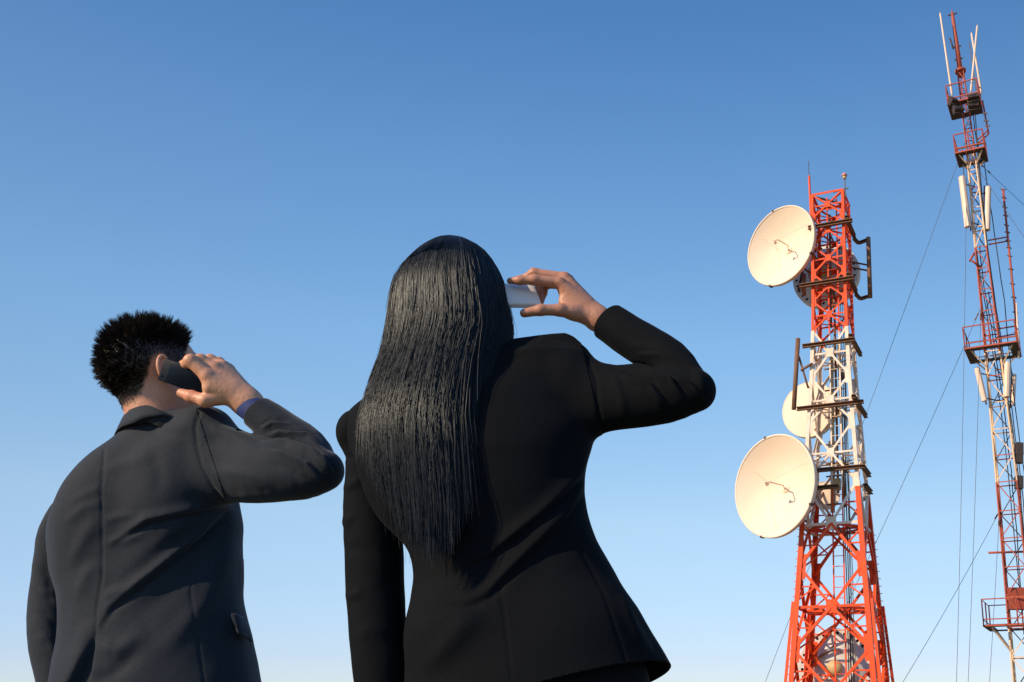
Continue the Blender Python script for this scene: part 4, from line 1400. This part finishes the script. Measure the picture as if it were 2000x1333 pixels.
    FL = [([(203, 880), (198, 960), (200, 1060), (199, 1130), (190, 1180), (187, 1240)], 2.6, -2.6, ''),
          ([(450, 985), (390, 1045), (300, 1120), (215, 1185), (185, 1235)], 15, 11, 'abs'),
          ([(455, 1000), (400, 1070), (330, 1150), (230, 1230)], 26, -7, 'ab'),
          ([(430, 985), (360, 1000), (290, 1015), (215, 1062)], 13, 9, 'abs'),
          ([(420, 1000), (330, 1045), (220, 1130)], 18, 5, 'ab'),
          ([(200, 1063), (240, 1055), (285, 1042)], 9, 4, 'ab'),
          ([(200, 1170), (225, 1155), (250, 1150)], 9, 4, 'ab'),
          ([(462, 1010), (440, 1090), (400, 1180), (330, 1260), (260, 1300)], 22, 7, 'ab'),
          ([(200, 925), (240, 905), (300, 885)], 14, 4, 'ab'),
          ([(205, 950), (170, 965), (130, 985)], 10, 3, 'ab'),
          ([(205, 985), (165, 990), (120, 1030)], 10, 3, 'ab'),
          ([(195, 1010), (165, 1050), (130, 1120)], 14, 4, 'ab'),
          ([(200, 1020), (230, 1010), (270, 1005)], 8, 3, 'ab'),
          ([(195, 1100), (170, 1120), (145, 1180)], 12, 4, 'ab'),
          ([(185, 1260), (230, 1270), (290, 1235)], 16, 7, 'ab'),
          ([(165, 1333), (215, 1320), (280, 1265)], 14, -5, 'ab'),
          ([(180, 1210), (160, 1260), (140, 1320)], 16, 5, 'ab'),
          ([(300, 870), (310, 930), (300, 980)], 16, -3, 'ab'),
          ([(378, 1085), (372, 1160), (385, 1240), (400, 1340)], 2.5, -1.6, ''),
          ([(388, 806), (381, 835), (384, 870), (394, 910), (414, 950), (440, 984)], 3.5, -3.5, ''),
          ([(300, 820), (330, 835), (370, 838)], 9, 3, 'ab'), ([(285, 840), (310, 850), (345, 848)], 8, -2, 'ab'),
          ([(515, 852), (545, 842), (600, 846), (628, 868)], 6, 8, 'abs'), ([(505, 864), (560, 860), (610, 880), (645, 915)], 8, 9, 'abs'),
          ([(512, 874), (560, 885), (600, 905), (640, 945)], 8.5, 9, 'abs'), ([(505, 838), (530, 824), (570, 826)], 6, 7, 'abs'), ([(600, 872), (630, 890), (655, 930)], 8, 6, 'abs'),
          ([(400, 815), (425, 840), (470, 850), (500, 862)], 9, 6, 'ab'), ([(398, 850), (440, 866), (480, 885)], 12, -5, 'ab'),
          ([(410, 920), (470, 925), (540, 945)], 14, 5, 'ab'), ([(430, 960), (500, 962), (560, 965)], 12, -3, 'ab'), ([(520, 900), (560, 915), (600, 945)], 10, -4, 'ab'),
          ([(600, 850), (630, 880), (650, 920)], 7, 4, 'ab'), ([(540, 815), (575, 838), (600, 860)], 8, -3, 'ab')]
    V = folds(V, N, FL)
    # back vent: a wedge that falls inwards below the seam
    u, v = proj(V)
    t = np.clip((v - 1238) / 110, 0, 1)
    inside = 1 / (1 + np.exp(-(u - (187 - 62 * t)) / 2.5)) * 1 / (1 + np.exp((u - (187 - 20 * t)) / 1.5))
    V = V - N * (inside * t ** .6 * .030 * (N[:, 1] < .1))[:, None]
    jk = np_mesh_obj('suit_jacket', V, Q, M_SUIT, root)
    arm = np_mesh_obj('sleeve', V - N * .0012, Q, M_SUIT, jk)
    p1, p2, p3 = pix(384, 800, 2.10), pix(443, 985, 2.10), pix(408, 880, 2.28)
    hn = np.cross(p2 - p1, p3 - p1); hn /= np.linalg.norm(hn)
    if hn[0] < 0: hn = -hn
    cut(arm, [(p1, -hn)])
    cut_near(arm, cuff, -fore, .058)
    sd = arm.modifiers.new('thick', 'SOLIDIFY'); sd.thickness = .003; sd.offset = -1
    cut(jk, [(p1, hn), ((0, 0, .64), (0, 0, -1)), (pix(318, 802, 2.2), (.05, .1, 1))])
    sd = jk.modifiers.new('thick', 'SOLIDIFY'); sd.thickness = .004; sd.offset = -1
    # --- sleeves
    def sleeve(pts, rs, flds, planes, k=.03, extra=None):
        P_ = np.array(pts); m = max(rs) + .03
        G = Field(*[np.arange(P_[:, q].min() - m, P_[:, q].max() + m, .0048) for q in range(3)])
        G.chain(P_, rs, k)
        if extra: extra(G)
        V, Q = G.mesh(); V = relax(V, Q, 2, .5); N = vnormals(V, Q)
        V = V + N * (.0016 * vnoise(V, 12, 21) + .0012 * vnoise(V, 26, 22))[:, None]
        V = folds(V, N, flds)
        o = np_mesh_obj('sleeve', V, Q, M_SUIT, jk)
        cut(o, planes)
        sd = o.modifiers.new('thick', 'SOLIDIFY'); sd.thickness = .003; sd.offset = -1
        return o
    la = [pix(138, 1008, 2.285), pix(112, 1060, 2.30), pix(102, 1150, 2.31), pix(98, 1230, 2.30), pix(112, 1330, 2.285), pix(122, 1440, 2.27)]
    sleeve(la, [.048, .046, .046, .0455, .041, .038],
           [([(75, 1150), (100, 1160), (130, 1200)], 8, 4, 'ab'), ([(70, 1190), (95, 1205), (125, 1240)], 8, -3, 'ab'), ([(90, 1050), (110, 1090), (125, 1150)], 10, 4, 'ab'),
            ([(68, 1240), (95, 1250), (120, 1290)], 10, 4, 'ab'), ([(80, 1100), (95, 1130), (100, 1180)], 8, -3, 'ab')],
           [(pix(121, 1415, 2.27), (0, 0, -1))])
    # --- collar folded round the neck
    top = [(262, 868, 2.285), (243, 842, 2.25), (240, 822, 2.20), (258, 801, 2.148), (284, 793, 2.118), (312, 801, 2.108), (345, 815, 2.12), (380, 826, 2.15), (398, 835, 2.19)]
    tp = np.array([pix(*q) for q in top])
    tt = np.linspace(0, len(tp) - 1, 40)
    tp = np.stack([catmull(np.arange(len(tp)), tp[:, q], tt) for q in range(3)], 1)
    nc = pix(318, 820, 2.2)
    V, Fc = [], []
    prof = [(-.010, -.035), (-.006, -.012), (0, 0), (.005, .0005), (.010, -.012), (.016, -.028), (.0205, -.042)]
    ki = 0
    for p in tp:
        o_ = p - nc; o_[2] = 0; o_ /= np.linalg.norm(o_)
        w_ = min(1.0, max(.15, (28 - ki) / 10)); ki += 1
        for a, b in prof: V.append(p + o_ * (a * .75 * (w_ if a > 0 else 1)) + np.array((0, 0, b * (w_ if a > 0 else 1))))
    m_ = len(prof)
    for i in range(len(tp) - 1):
        for j in range(m_ - 1):
            Fc.append((i * m_ + j, i * m_ + j + 1, (i + 1) * m_ + j + 1, (i + 1) * m_ + j))
    col_ = mesh_obj('collar', V, Fc, M_SUIT, jk)
    sd = col_.modifiers.new('thick', 'SOLIDIFY'); sd.thickness = .003
    # --- pocket flap on the right hip
    def on_jacket(u, v, lift):
        z = zat(v, 2.12)
        A_ = np.array(sorted(trs)); cx, cy, a, b = [float(catmull(A_[:, 0], A_[:, i], z)) for i in (1, 2, 3, 4)]
        Y = 2.12
        for _ in range(6):
            p = pix(u, v, Y); q = np.clip(abs(p[0] - cx) / a, 0, .995)
            Y = cy - b * (1 - q ** 2.2) ** (1 / 2.2)
        p = pix(u, v, Y)
        n_ = np.array(((p[0] - cx) / a ** 2, (p[1] - cy) / b ** 2, 0)); n_ /= np.linalg.norm(n_)
        return p + n_ * lift
    ol = [[(446, 1197), (449, 1212), (455, 1226), (464, 1236)], [(456, 1199), (459, 1216), (464, 1232), (472, 1243)], [(466, 1203), (470, 1221), (474, 1237), (480, 1249)], [(475, 1207), (479, 1226), (483, 1243), (487, 1257)]]
    V, Fc = [], []
    for i, c_ in enumerate(ol):
        for j, (u_, v_) in enumerate(c_): V.append(on_jacket(u_, v_, .006 + .004 * (j > 0)))
    for i in range(3):
        for j in range(3): Fc.append((i * 4 + j, i * 4 + j + 1, (i + 1) * 4 + j + 1, (i + 1) * 4 + j))
    pf = mesh_obj('pocket_flap', V, Fc, M_SUIT, jk)
    ss = pf.modifiers.new('sub', 'SUBSURF'); ss.levels = ss.render_levels = 2
    sd = pf.modifiers.new('thick', 'SOLIDIFY'); sd.thickness = .005
    # --- blue shirt cuff
    V, Fc = [], []
    d = Vector(-fore); a_ = d.orthogonal().normalized(); b_ = d.cross(a_)
    for i, (h, r_) in enumerate(((-.03, .0300), (.0, .0300), (.030, .0300), (.0325, .0290), (.029, .0275), (-.03, .027))):
        for k in range(32):
            w = 2 * math.pi * k / 32
            V.append(Vector(cuff) + d * h + (a_ * math.cos(w) + b_ * math.sin(w)) * r_)
    for i in range(5):
        for k in range(32): Fc.append((i * 32 + k, i * 32 + (k + 1) % 32, (i + 1) * 32 + (k + 1) % 32, (i + 1) * 32 + k))
    mesh_obj('shirt_cuff', V, Fc, M_SHIRT, root)
    # --- trousers and shoes (below the picture)
    tr = [q for q in trs if q[0] < .80]
    rows = [(.98, trs[0][1], 2.23, .15, .11), (.80, hipc[0], 2.23, .175, .125), (.70, hipc[0], 2.235, .165, .12)]
    T = legs(rows, hl + np.array((0, 0, -.05)), hr + np.array((0, 0, -.05)), fl + np.array((0, 0, .03)), fr + np.array((0, 0, .03)), (.095, .075, .062))
    V, Q = T.mesh(); V = relax(V, Q, 1)
    tro = np_mesh_obj('trousers', V, Q, M_SUIT, root)
    shoe(root, fl, .5); shoe(root, fr, .7)
    # thumb nail
    nail('thumb_nail', thumb[3] + np.array((0, -.0098, .001)), thumb[2] + np.array((0, -.0098, 0)), (0, -1, .25), .006, .011, M_NAIL, root)
    # --- phone
    tl, bl, br = pix(325, 700, 2.092), pix(311, 743, 2.106), pix(394, 772, 2.100)
    ax = br - bl; ax /= np.linalg.norm(ax); ay = tl - bl
    ay = ay - ax * (ay @ ax); wd = np.linalg.norm(ay); ay /= wd
    az = np.cross(ax, ay); 
    if az[1] > 0: az = -az
    c = bl + ax * .058 + ay * (wd / 2)
    ph = empty('smartphone', c)
    tag(ph, 'black smartphone held against the ear of the short-haired person', 'phone')
    slab('casing', c, ax, ay, .118, wd, .0125, M_PHONEB, ph, .003, 3)
    slab('glass_panel', c + az * .0063 + ax * .004, ax, ay, .086, wd - .006, .0014, M_GLASSB, ph, .0006, 2)
    slab('camera_lens', c + az * .0064 - ax * .050 - ay * .014, ax, ay, .004, .005, .001, M_GLASSB, ph, .0004, 2)
    slab('side_button', c - ay * (wd / 2) + ax * .002, ax, ay, .024, .0016, .003, M_GLASSB, ph, .0004, 2)
    return root
make_man()

# ------------------------------------------------------------------ the woman
def make_woman():
    root = empty('person', (pix(950, 1250, 1.92)[0], 1.92, 0))
    tag(root, 'person with long straight black hair in black jacket, pale phone in raised hand', 'person', 'people phoning with their backs turned')
    C = pix(884, 572, 1.94)
    R = head_frame(14, 10, -2)
    neck_to = pix(905, 770, 1.935)
    trs = rows_px([(720, 900, 1090, 1.93, .05), (760, 800, 1120, 1.93, .085), (800, 725, 1145, 1.93, .105), (850, 706, 1160, 1.925, .115), (910, 722, 1147, 1.92, .12), (960, 752, 1143, 1.92, .12),
                   (1010, 780, 1151, 1.92, .115), (1050, 797, 1164, 1.92, .112), (1090, 805, 1185, 1.925, .112), (1130, 809, 1206, 1.925, .116), (1160, 806, 1222, 1.925, .122),
                   (1200, 801, 1249, 1.925, .132), (1250, 797, 1283, 1.925, .142), (1300, 795, 1312, 1.925, .152), (1345, 793, 1335, 1.925, .16), (1420, 790, 1365, 1.925, .17)])
    hipc = pix(1010, 1330, 1.92)
    W = pix(1166, 622, 1.945)
    mcp = [pix(1093, 553, 1.922), pix(1103, 543, 1.943), pix(1110, 547, 1.963), pix(1112, 558, 1.980)]
    xs = axis_grid(pix(650, 1400, 1.92)[0] - .12, pix(1400, 770, 1.85)[0] + .03, .016, (pix(975, 560, 1.92)[0], pix(1200, 620, 1.94)[0], .0022))
    ys = axis_grid(1.70, 2.16, .013, (1.885, 2.01, .0022))
    zs = axis_grid(0.05, C[2] + .12, .013, (pix(1100, 650, 1.94)[2], pix(1100, 520, 1.94)[2], .0022))
    F = Field(xs, ys, zs)
    build_head(F, C, R, neck_to, .97, (.048, .055))
    # hand
    for m_, r_ in zip(mcp, (.0125, .0125, .012, .011)):
        F.cone(W, m_, .019, r_, .012)
    F.cone(pix(1140, 600, 1.94), pix(1104, 572, 1.935), .018, .012, .014)
    rs = [.0118, .0108, .0092, .0068]
    fingers = [[mcp[0], pix(1044, 547, 1.912), pix(1016, 548, 1.910), pix(996, 549, 1.912)],
               [mcp[1], pix(1043, 534, 1.942), pix(1020, 547, 1.955), pix(1006, 560, 1.955)],
               [mcp[2], pix(1056, 545, 1.972), pix(1051, 572, 1.975), pix(1055, 596, 1.968)],
               [mcp[3], pix(1066, 556, 1.988), pix(1061, 574, 1.988), pix(1058, 590, 1.982)]]
    for i, fp in enumerate(fingers):
        finger(F, fp, [q * (1, .98, .94, .82)[i] for q in rs], .005)
    thumb = [pix(1140, 616, 1.935), pix(1094, 606, 1.912), pix(1056, 606, 1.902), pix(1024, 612, 1.902)]
    finger(F, thumb, [.018, .0125, .0112, .0092])
    F.cone(pix(1100, 590, 1.93), pix(1120, 608, 1.93), .010, .014, .016)
    E = pix(1345, 757, 1.865)
    F.cone(W, pix(1205, 643, 1.94), .0225, .023, .02)
    F.chain([pix(1205, 643, 1.94), pix(1240, 668, 1.93), pix(1300, 708, 1.905), pix(1340, 757, 1.872), pix(1300, 772, 1.882), pix(1240, 776, 1.897), pix(1150, 765, 1.925)], [.023, .026, .027, .027, .030, .031, .034], .015)
    F.loft([q for q in trs if q[0] > 1.0], .03, grow=-.035)
    Ls, Le, Lw = pix(726, 930, 1.94), pix(733, 1110, 1.94), pix(748, 1330, 1.92)
    F.chain([Ls, Le, Lw], [.022, .030, .025], .02)
    hand = Lw + np.array((.0, .0, -.075))
    F.cone(Lw, hand, .022, .026, .02)
    for q in range(4):
        b0 = hand + np.array((.004 * (q - 1.5), .017 * (q - 1.5), -.02))
        F.chain([b0, b0 + np.array((.0, .0, -.038)), b0 + np.array((.012, 0, -.072 + .008 * abs(q - 1.5)))], [.011, .0095, .0075], .004)
    F.chain([hand + np.array((.0, .02, .02)), hand + np.array((.006, .042, -.02)), hand + np.array((.01, .046, -.052))], [.013, .010, .009], .008)
    fl, fr = np.array((hipc[0] - .09, 1.95, .08)), np.array((hipc[0] + .09, 1.90, .08))
    hl, hr = np.array((hipc[0] - .085, 1.93, .80)), np.array((hipc[0] + .085, 1.92, .80))
    for h, f_ in ((hl, fl), (hr, fr)):
        F.chain([h, (h + f_) / 2, f_], [.075, .05, .036], .03)
    F.ell((hl + hr) / 2, np.eye(3), (.15, .10, .10), .04)
    V, Q = F.mesh(); V = relax(V, Q, 1, .4)
    body = np_mesh_obj('body', V, Q, M_SKINW, root)
    Lc = (V - C) @ R.T
    attr(body, 'scalp', ((Lc[:, 2] > -.05) & (np.abs(Lc[:, 0]) < .082) & (Lc[:, 1] < .07) & (np.linalg.norm(Lc, axis=1) < .13)).astype(float))
    fl_ = np.zeros(len(V))
    for fp in fingers + [thumb]:
        for p in fp[:3]:
            fl_ += .6 * np.exp(-(np.linalg.norm(V - p, axis=1) / .011) ** 2)
        fl_ += .8 * np.exp(-(np.linalg.norm(V - fp[-1], axis=1) / .012) ** 2)
    attr(body, 'flush', np.clip(fl_, 0, 1))
    nail('thumb_nail', thumb[3] + np.array((-.001, -.0090, -.0015)), thumb[2] + np.array((0, -.0090, -.001)), (0, -1, -.25), .0048, .011, M_NAIL, root)
    # --- jacket
    step = .0041
    hi = np.array((pix(1410, 750, 1.85)[0], 2.13, pix(1000, 560, 1.92)[2])); lo = np.array((min(q[1] - q[3] for q in trs) - .10, 1.72, .72))
    J = Field(np.arange(lo[0], hi[0], step), np.arange(lo[1], hi[1], step), np.arange(lo[2], hi[2], step))
    J.loft(trs, .02)
    J.chain([pix(720, 838, 1.935), pix(800, 790, 1.935), pix(905, 735, 1.935), pix(1000, 716, 1.93), pix(1060, 716, 1.925), pix(1108, 728, 1.925)], [.045, .05, .052, .054, .056, .058], .05)
    J.ell(pix(800, 900, 1.885), np.eye(3), (.08, .065, .12), .08)
    J.ell(pix(905, 1235, 1.875), np.eye(3), (.085, .075, .07), .05)       # hips under the skirt of the jacket
    J.ell(pix(1130, 1235, 1.875), np.eye(3), (.10, .075, .08), .05)
    J.chain([pix(985, 690, 1.925), pix(1050, 673, 1.92), pix(1102, 664, 1.92), pix(1135, 690, 1.92)], [.014, .014, .014, .014], .02)
    cuff = pix(1188, 631, 1.942)
    fore = pix(1340, 750, 1.87) - cuff; fore /= np.linalg.norm(fore)
    J.chain([pix(1105, 742, 1.925), pix(1170, 755, 1.91), pix(1240, 762, 1.89), pix(1300, 764, 1.875), pix(1358, 762, 1.862)], [.048, .049, .046, .044, .036], .03)
    J.chain([pix(1110, 775, 1.925), pix(1175, 795, 1.91), pix(1240, 790, 1.89), pix(1300, 782, 1.875), pix(1358, 766, 1.862)], [.050, .051, .050, .048, .036], .03)
    J.chain([pix(1357, 762, 1.864), pix(1304, 704, 1.90), pix(1240, 664, 1.925), cuff - fore * .015], [.036, .046, .046, .043], .004)
    V, Q = J.mesh(); V = relax(V, Q, 2, .5); N = vnormals(V, Q)
    V = V + N * (.0018 * vnoise(V, 8, 31) + .0008 * vnoise(V, 22, 32))[:, None]
    V = folds(V, N, [([(1165, 860), (1130, 930), (1060, 1000), (960, 1080), (870, 1120)], 16, 9, 'abs'),
                     ([(1150, 930), (1110, 1000), (1030, 1080), (950, 1160), (880, 1190)], 17, 9, 'abs'),
                     ([(1150, 980), (1090, 1060), (1000, 1150)], 24, -5, 'ab'),
                     ([(975, 1140), (985, 1200), (1000, 1333)], 3, -2, ''),
                     ([(1125, 1060), (1180, 1160), (1225, 1300)], 3, -2, ''),
                     ([(1150, 700), (1163, 740), (1168, 800), (1178, 850)], 4, -4, ''),
                     ([(1205, 710), (1260, 720), (1310, 740), (1345, 790)], 9, 10, 'abs'), ([(1210, 730), (1270, 750), (1310, 800)], 9, 9, 'abs'), ([(1300, 730), (1345, 745), (1385, 790)], 8.5, 8, 'abs'),
                     ([(1195, 730), (1215, 780), (1220, 820)], 9, 4, 'ab'), ([(1240, 745), (1280, 780), (1300, 815)], 8, 4, 'ab'),
                     ([(1330, 690), (1365, 730), (1380, 780)], 8, 4, 'ab'), ([(1240, 690), (1290, 690), (1330, 700)], 8, 4, 'abs'),
                     ([(1200, 640), (1240, 660), (1290, 680)], 9, -3, 'ab'),
                     ([(940, 1195), (900, 1230), (850, 1290), (810, 1330)], 22, 7, 'ab'),
                     ([(810, 1190), (880, 1185), (950, 1180)], 10, -4, 'ab'),
                     ([(1210, 1160), (1240, 1230), (1270, 1290)], 9, 5, 'ab'), ([(1240, 1190), (1275, 1250), (1295, 1295)], 7, -4, 'ab')])
    jk = np_mesh_obj('jacket', V, Q, M_BLACK, root)
    arm = np_mesh_obj('sleeve', V - N * .0012, Q, M_BLACK, jk)
    p1, p2, p3 = pix(1128, 640, 1.9), pix(1178, 850, 1.9), pix(1150, 740, 2.1)
    hn = np.cross(p2 - p1, p3 - p1); hn /= np.linalg.norm(hn)
    if hn[0] < 0: hn = -hn
    zc = pix(1178, 866, 1.9)
    cut(arm, [(p1, -hn), (zc, (0, 0, -1))])
    cut_near(arm, cuff, -fore, .064)
    sd = arm.modifiers.new('thick', 'SOLIDIFY'); sd.thickness = .003; sd.offset = -1
    # trunk: everything but the part beyond the armhole and above the armpit
    bm = bmesh.new(); bm.from_mesh(jk.data)
    bmesh.ops.bisect_plane(bm, geom=bm.verts[:] + bm.edges[:] + bm.faces[:], plane_co=Vector(p1), plane_no=Vector(hn))
    bmesh.ops.bisect_plane(bm, geom=bm.verts[:] + bm.edges[:] + bm.faces[:], plane_co=Vector(zc), plane_no=Vector((0, 0, 1)))
    dead = [f for f in bm.faces if (f.calc_center_median() - Vector(p1)).dot(Vector(hn)) > 0 and f.calc_center_median().z > zc[2]]
    bmesh.ops.delete(bm, geom=dead, context='FACES')
    bm.to_mesh(jk.data); bm.free()
    h1, h2, h3 = pix(1060, 1333, 1.775), pix(1262, 1290, 1.83), pix(1317, 1297, 1.925)
    pn = np.cross(h2 - h1, h3 - h1); pn /= np.linalg.norm(pn)
    if pn[2] > 0: pn = -pn
    cut(jk, [(h1, pn)])
    jk.data.polygons.foreach_set('use_smooth', np.ones(len(jk.data.polygons), dtype=bool))
    sd = jk.modifiers.new('thick', 'SOLIDIFY'); sd.thickness = .004; sd.offset = -1
    # --- left sleeve with its padded head
    la = [pix(708, 850, 1.935), pix(714, 905, 1.935), pix(722, 990, 1.94), pix(730, 1070, 1.94), pix(734, 1160, 1.935), pix(740, 1260, 1.925), pix(747, 1370, 1.92)]
    G = Field(*[np.arange(np.array(la)[:, q].min() - .09, np.array(la)[:, q].max() + .09, .0048) for q in range(3)])
    G.chain(la, [.044, .040, .051, .057, .055, .052, .047], .02)
    G.ell(pix(697, 846, 1.935), np.eye(3), (.040, .055, .047), .008)
    V, Q = G.mesh(); V = relax(V, Q, 2, .5); N = vnormals(V, Q)
    V = V + N * (.0016 * vnoise(V, 12, 41) + .0008 * vnoise(V, 26, 42))[:, None]
    V = folds(V, N, [([(672, 960), (690, 945), (712, 930)], 8, 5, 'ab'), ([(670, 1030), (685, 1010), (695, 1000)], 9, 4, 'ab'), ([(675, 1170), (700, 1160), (712, 1165)], 8, 4, 'ab'),
                     ([(670, 1080), (700, 1070), (740, 1090)], 12, -3, 'ab'), ([(665, 895), (690, 893), (715, 905)], 6, -4, 'ab'), ([(690, 1250), (720, 1230), (760, 1240)], 12, 3, 'ab')])
    o = np_mesh_obj('sleeve', V, Q, M_BLACK, jk)
    cut(o, [(pix(747, 1352, 1.92), (0, 0, -1))])
    sd = o.modifiers.new('thick', 'SOLIDIFY'); sd.thickness = .003; sd.offset = -1
    # --- trousers and shoes
    rows = [(1.02, hipc[0], 1.93, .13, .09), (.90, hipc[0] + .02, 1.925, .18, .115), (.80, hipc[0] + .035, 1.92, .215, .13), (.70, hipc[0] + .02, 1.925, .195, .12)]
    T = legs(rows, hl + np.array((0, 0, -.06)), hr + np.array((0, 0, -.06)), fl + np.array((0, 0, .02)), fr + np.array((0, 0, .02)), (.09, .07, .065))
    V, Q = T.mesh(); V = relax(V, Q, 1)
    np_mesh_obj('trousers', V, Q, M_BLACK, root)
    shoe(root, fl, .1, .24, .05); shoe(root, fr, .25, .24, .05)
    # --- long hair: a dense core and thousands of strands
    hr_rows = [(472, 872, 898, 1.935, .010), (475, 852, 914, 1.935, .03), (484, 828, 936, 1.935, .052), (498, 808, 955, 1.935, .070), (516, 790, 969, 1.935, .086), (538, 774, 980, 1.935, .098),
               (562, 763, 988, 1.932, .105), (600, 757, 995, 1.93, .108), (640, 753, 1002, 1.925, .108), (668, 748, 1000, 1.92, .106), (700, 742, 990, 1.915, .104), (740, 728, 982, 1.905, .106),
               (790, 713, 976, 1.895, .110), (850, 702, 971, 1.885, .112), (900, 703, 974, 1.88, .110), (1000, 722, 974, 1.875, .106), (1110, 745, 962, 1.87, .100)]
    hv = np.array(hr_rows, float)
    core = rows_px([(v, ul + 18, ur - 9, Y, b - .012) for v, ul, ur, Y, b in hr_rows[1:13]] + [(850, 712, 960, 1.885, .098), (900, 742, 948, 1.88, .094), (960, 780, 930, 1.878, .088), (1020, 815, 915, 1.875, .080), (1060, 840, 895, 1.872, .07)])
    K = Field(*[np.arange(l, h, .0065) for l, h in ((pix(680, 850, 1.9)[0], pix(1015, 640, 1.92)[0]), (1.74, 2.06), (pix(850, 1075, 1.87)[2], pix(880, 455, 1.93)[2]))])
    K.loft(core, 0)
    V, Q = K.mesh(); V = relax(V, Q, 1); N = vnormals(V, Q)
    V = V + N * (.0035 * vnoise(V * np.array((1, 1, .06)), 160, 51))[:, None]
    hair = np_mesh_obj('hair', V, Q, M_HAIRW, root)
    attr(hair, 'strand', np.zeros(len(V)))
    n, k = 22000, 15
    ncl = 800
    cphi = np.sort(rng.uniform(-1.9, 1.9, ncl) + rng.normal(0, .05, ncl))
    phi0 = rng.uniform(-1.9, 1.9, n)
    ci = np.abs(phi0[:, None] - cphi[None]).argmin(1)
    tu, tv = [700, 720, 745, 780, 820, 855, 885, 910, 935, 960, 980], [885, 930, 980, 1045, 1085, 1100, 1090, 1055, 1005, 965, 940]
    sphi = np.sin(np.clip(phi0, -1.57, 1.57))
    uend = 842 + 142 * sphi
    vend = np.interp(uend, tu, tv)
    vend = vend + 6 - np.abs(rng.normal(0, 34, n)) - 260 * rng.random(n) ** 3.2 + rng.normal(0, 16, ncl)[ci]
    v0 = 472 + 40 * rng.random(n) ** 3 + np.where(rng.random(n) < .12, 160 * rng.random(n), 0)
    ts = np.linspace(0, 1, k)
    vv = v0[:, None] + (vend - v0)[:, None] * ts[None] ** 1.8
    cl_off = rng.uniform(-.0010, .0035, ncl)[ci]
    lift = (cl_off + rng.uniform(-.003, .004, n))[:, None] * (.35 + .65 * ts[None])
    wob = rng.normal(0, .011, (n, 1)) * np.sin(ts[None] * rng.uniform(2, 7, (n, 1)) + rng.uniform(0, 6, (n, 1)))
    cw = (rng.normal(0, .014, (ncl, 1)) * np.sin(ts[None] * rng.uniform(2, 5, (ncl, 1)) + rng.uniform(0, 6, (ncl, 1))))[ci]
    pull = (.05 + rng.uniform(.0, .7, ncl)[ci][:, None] * ts[None] ** 1.2)
    lock = np.interp(phi0, np.linspace(-1.9, 1.9, 46), np.convolve(rng.uniform(-.006, .008, 48), np.ones(3) / 3, 'valid'))
    lift = lift + lock[:, None] * ts[None] ** .7
    phi = phi0[:, None] * (1 - pull) + cphi[ci][:, None] * pull + wob + cw
    stray = rng.random(n) < .06
    lift = lift + np.where(stray, rng.uniform(.002, .012, n), 0)[:, None] * ts[None] ** 2
    phi = phi + np.where(stray, rng.normal(0, .2, n), 0)[:, None] * ts[None] ** 2
    ul = catmull(hv[:, 0], hv[:, 1], vv); ur = catmull(hv[:, 0], hv[:, 2], vv); Yc = catmull(hv[:, 0], hv[:, 3], vv); bb = catmull(hv[:, 0], hv[:, 4], vv)
    yc_ = (PPY - vv) / FPX
    tt = Yc / (CP - yc_ * SP)
    z_ = CAM_Z + (SP + yc_ * CP) * tt
    cx = ((ul + ur) / 2 + 4 - PPX) / FPX * tt; a = (ur - ul) / 2 / FPX * tt - .011
    paths = np.stack([cx + (a + lift) * np.sin(phi), Yc - (bb + lift) * np.cos(phi), z_], -1)
    rad = (.00056 * (1 - .6 * ts[None] ** 3)) * rng.uniform(.7, 1.3, (n, 1))
    HV, HQ = tubes_np(paths, rad)
    st = np_mesh_obj('strands', HV, HQ, M_HAIRW, hair)
    st['kind'] = 'stuff'
    attr(st, 'strand', np.repeat(.6 * rng.random(n) ** 3 + .6 * (rng.random(ncl) ** 4)[ci] + .25 * stray, k * 3))
    # --- phone
    a_, b_, c_ = pix(981, 553, 1.925), pix(1002, 603, 1.925), pix(1049, 600, 1.932)
    ax = pix(1046, 578, 1.938) - pix(985, 577, 1.925); ax /= np.linalg.norm(ax)
    ay = pix(1010, 556, 1.936) - pix(1018, 602, 1.920)
    ay = ay - ax * (ay @ ax); wd = np.linalg.norm(ay); ay /= wd
    az = np.cross(ax, ay)
    c = pix(1002, 578, 1.935)
    ph = empty('mobile_phone', c)
    tag(ph, 'white mobile phone between thumb and fingers beside the long black hair', 'phone')
    if az[1] > 0: az = -az
    # slightly curved shell with a slanted end
    V, Fc = [], []
    hl_, hw_, ht_ = .052, wd / 2, .0075
    secs = [(-hl_, .8), (-hl_ * .9, 1), (hl_ * .5, 1), (hl_ * .85, .97), (hl_ * 1.0, .72)]
    prof = [(-1, -.2), (-.8, -1), (.8, -1), (1, -.2), (.85, 1.0), (.4, 1.35), (-.4, 1.35), (-.85, 1.0)]
    for x, q in secs:
        for py_, pz_ in prof:
            V.append(c + ax * (x - py_ * .008) + ay * (py_ * hw_ * (.94 + .06 * q)) + az * (pz_ * ht_ * q))
    m_ = len(prof)
    for i in range(len(secs) - 1):
        for j in range(m_): Fc.append((i * m_ + j, i * m_ + (j + 1) % m_, (i + 1) * m_ + (j + 1) % m_, (i + 1) * m_ + j))
    Fc += [tuple(range(m_ - 1, -1, -1)), tuple((len(secs) - 1) * m_ + j for j in range(m_))]
    sh = mesh_obj('casing', V, Fc, M_PHONEW, ph)
    bev(sh, .0022, 3)
    slab('screen', c - az * .0068, ax, ay, .080, wd * .78, .002, M_GLASSB, ph, .0005, 2)
    slab('side_key', c - ay * (hw_ * .99) - ax * .012 + az * .001, ax, ay, .014, .0018, .003, M_PHONEG, ph, .0004, 2)
    return root
make_woman()
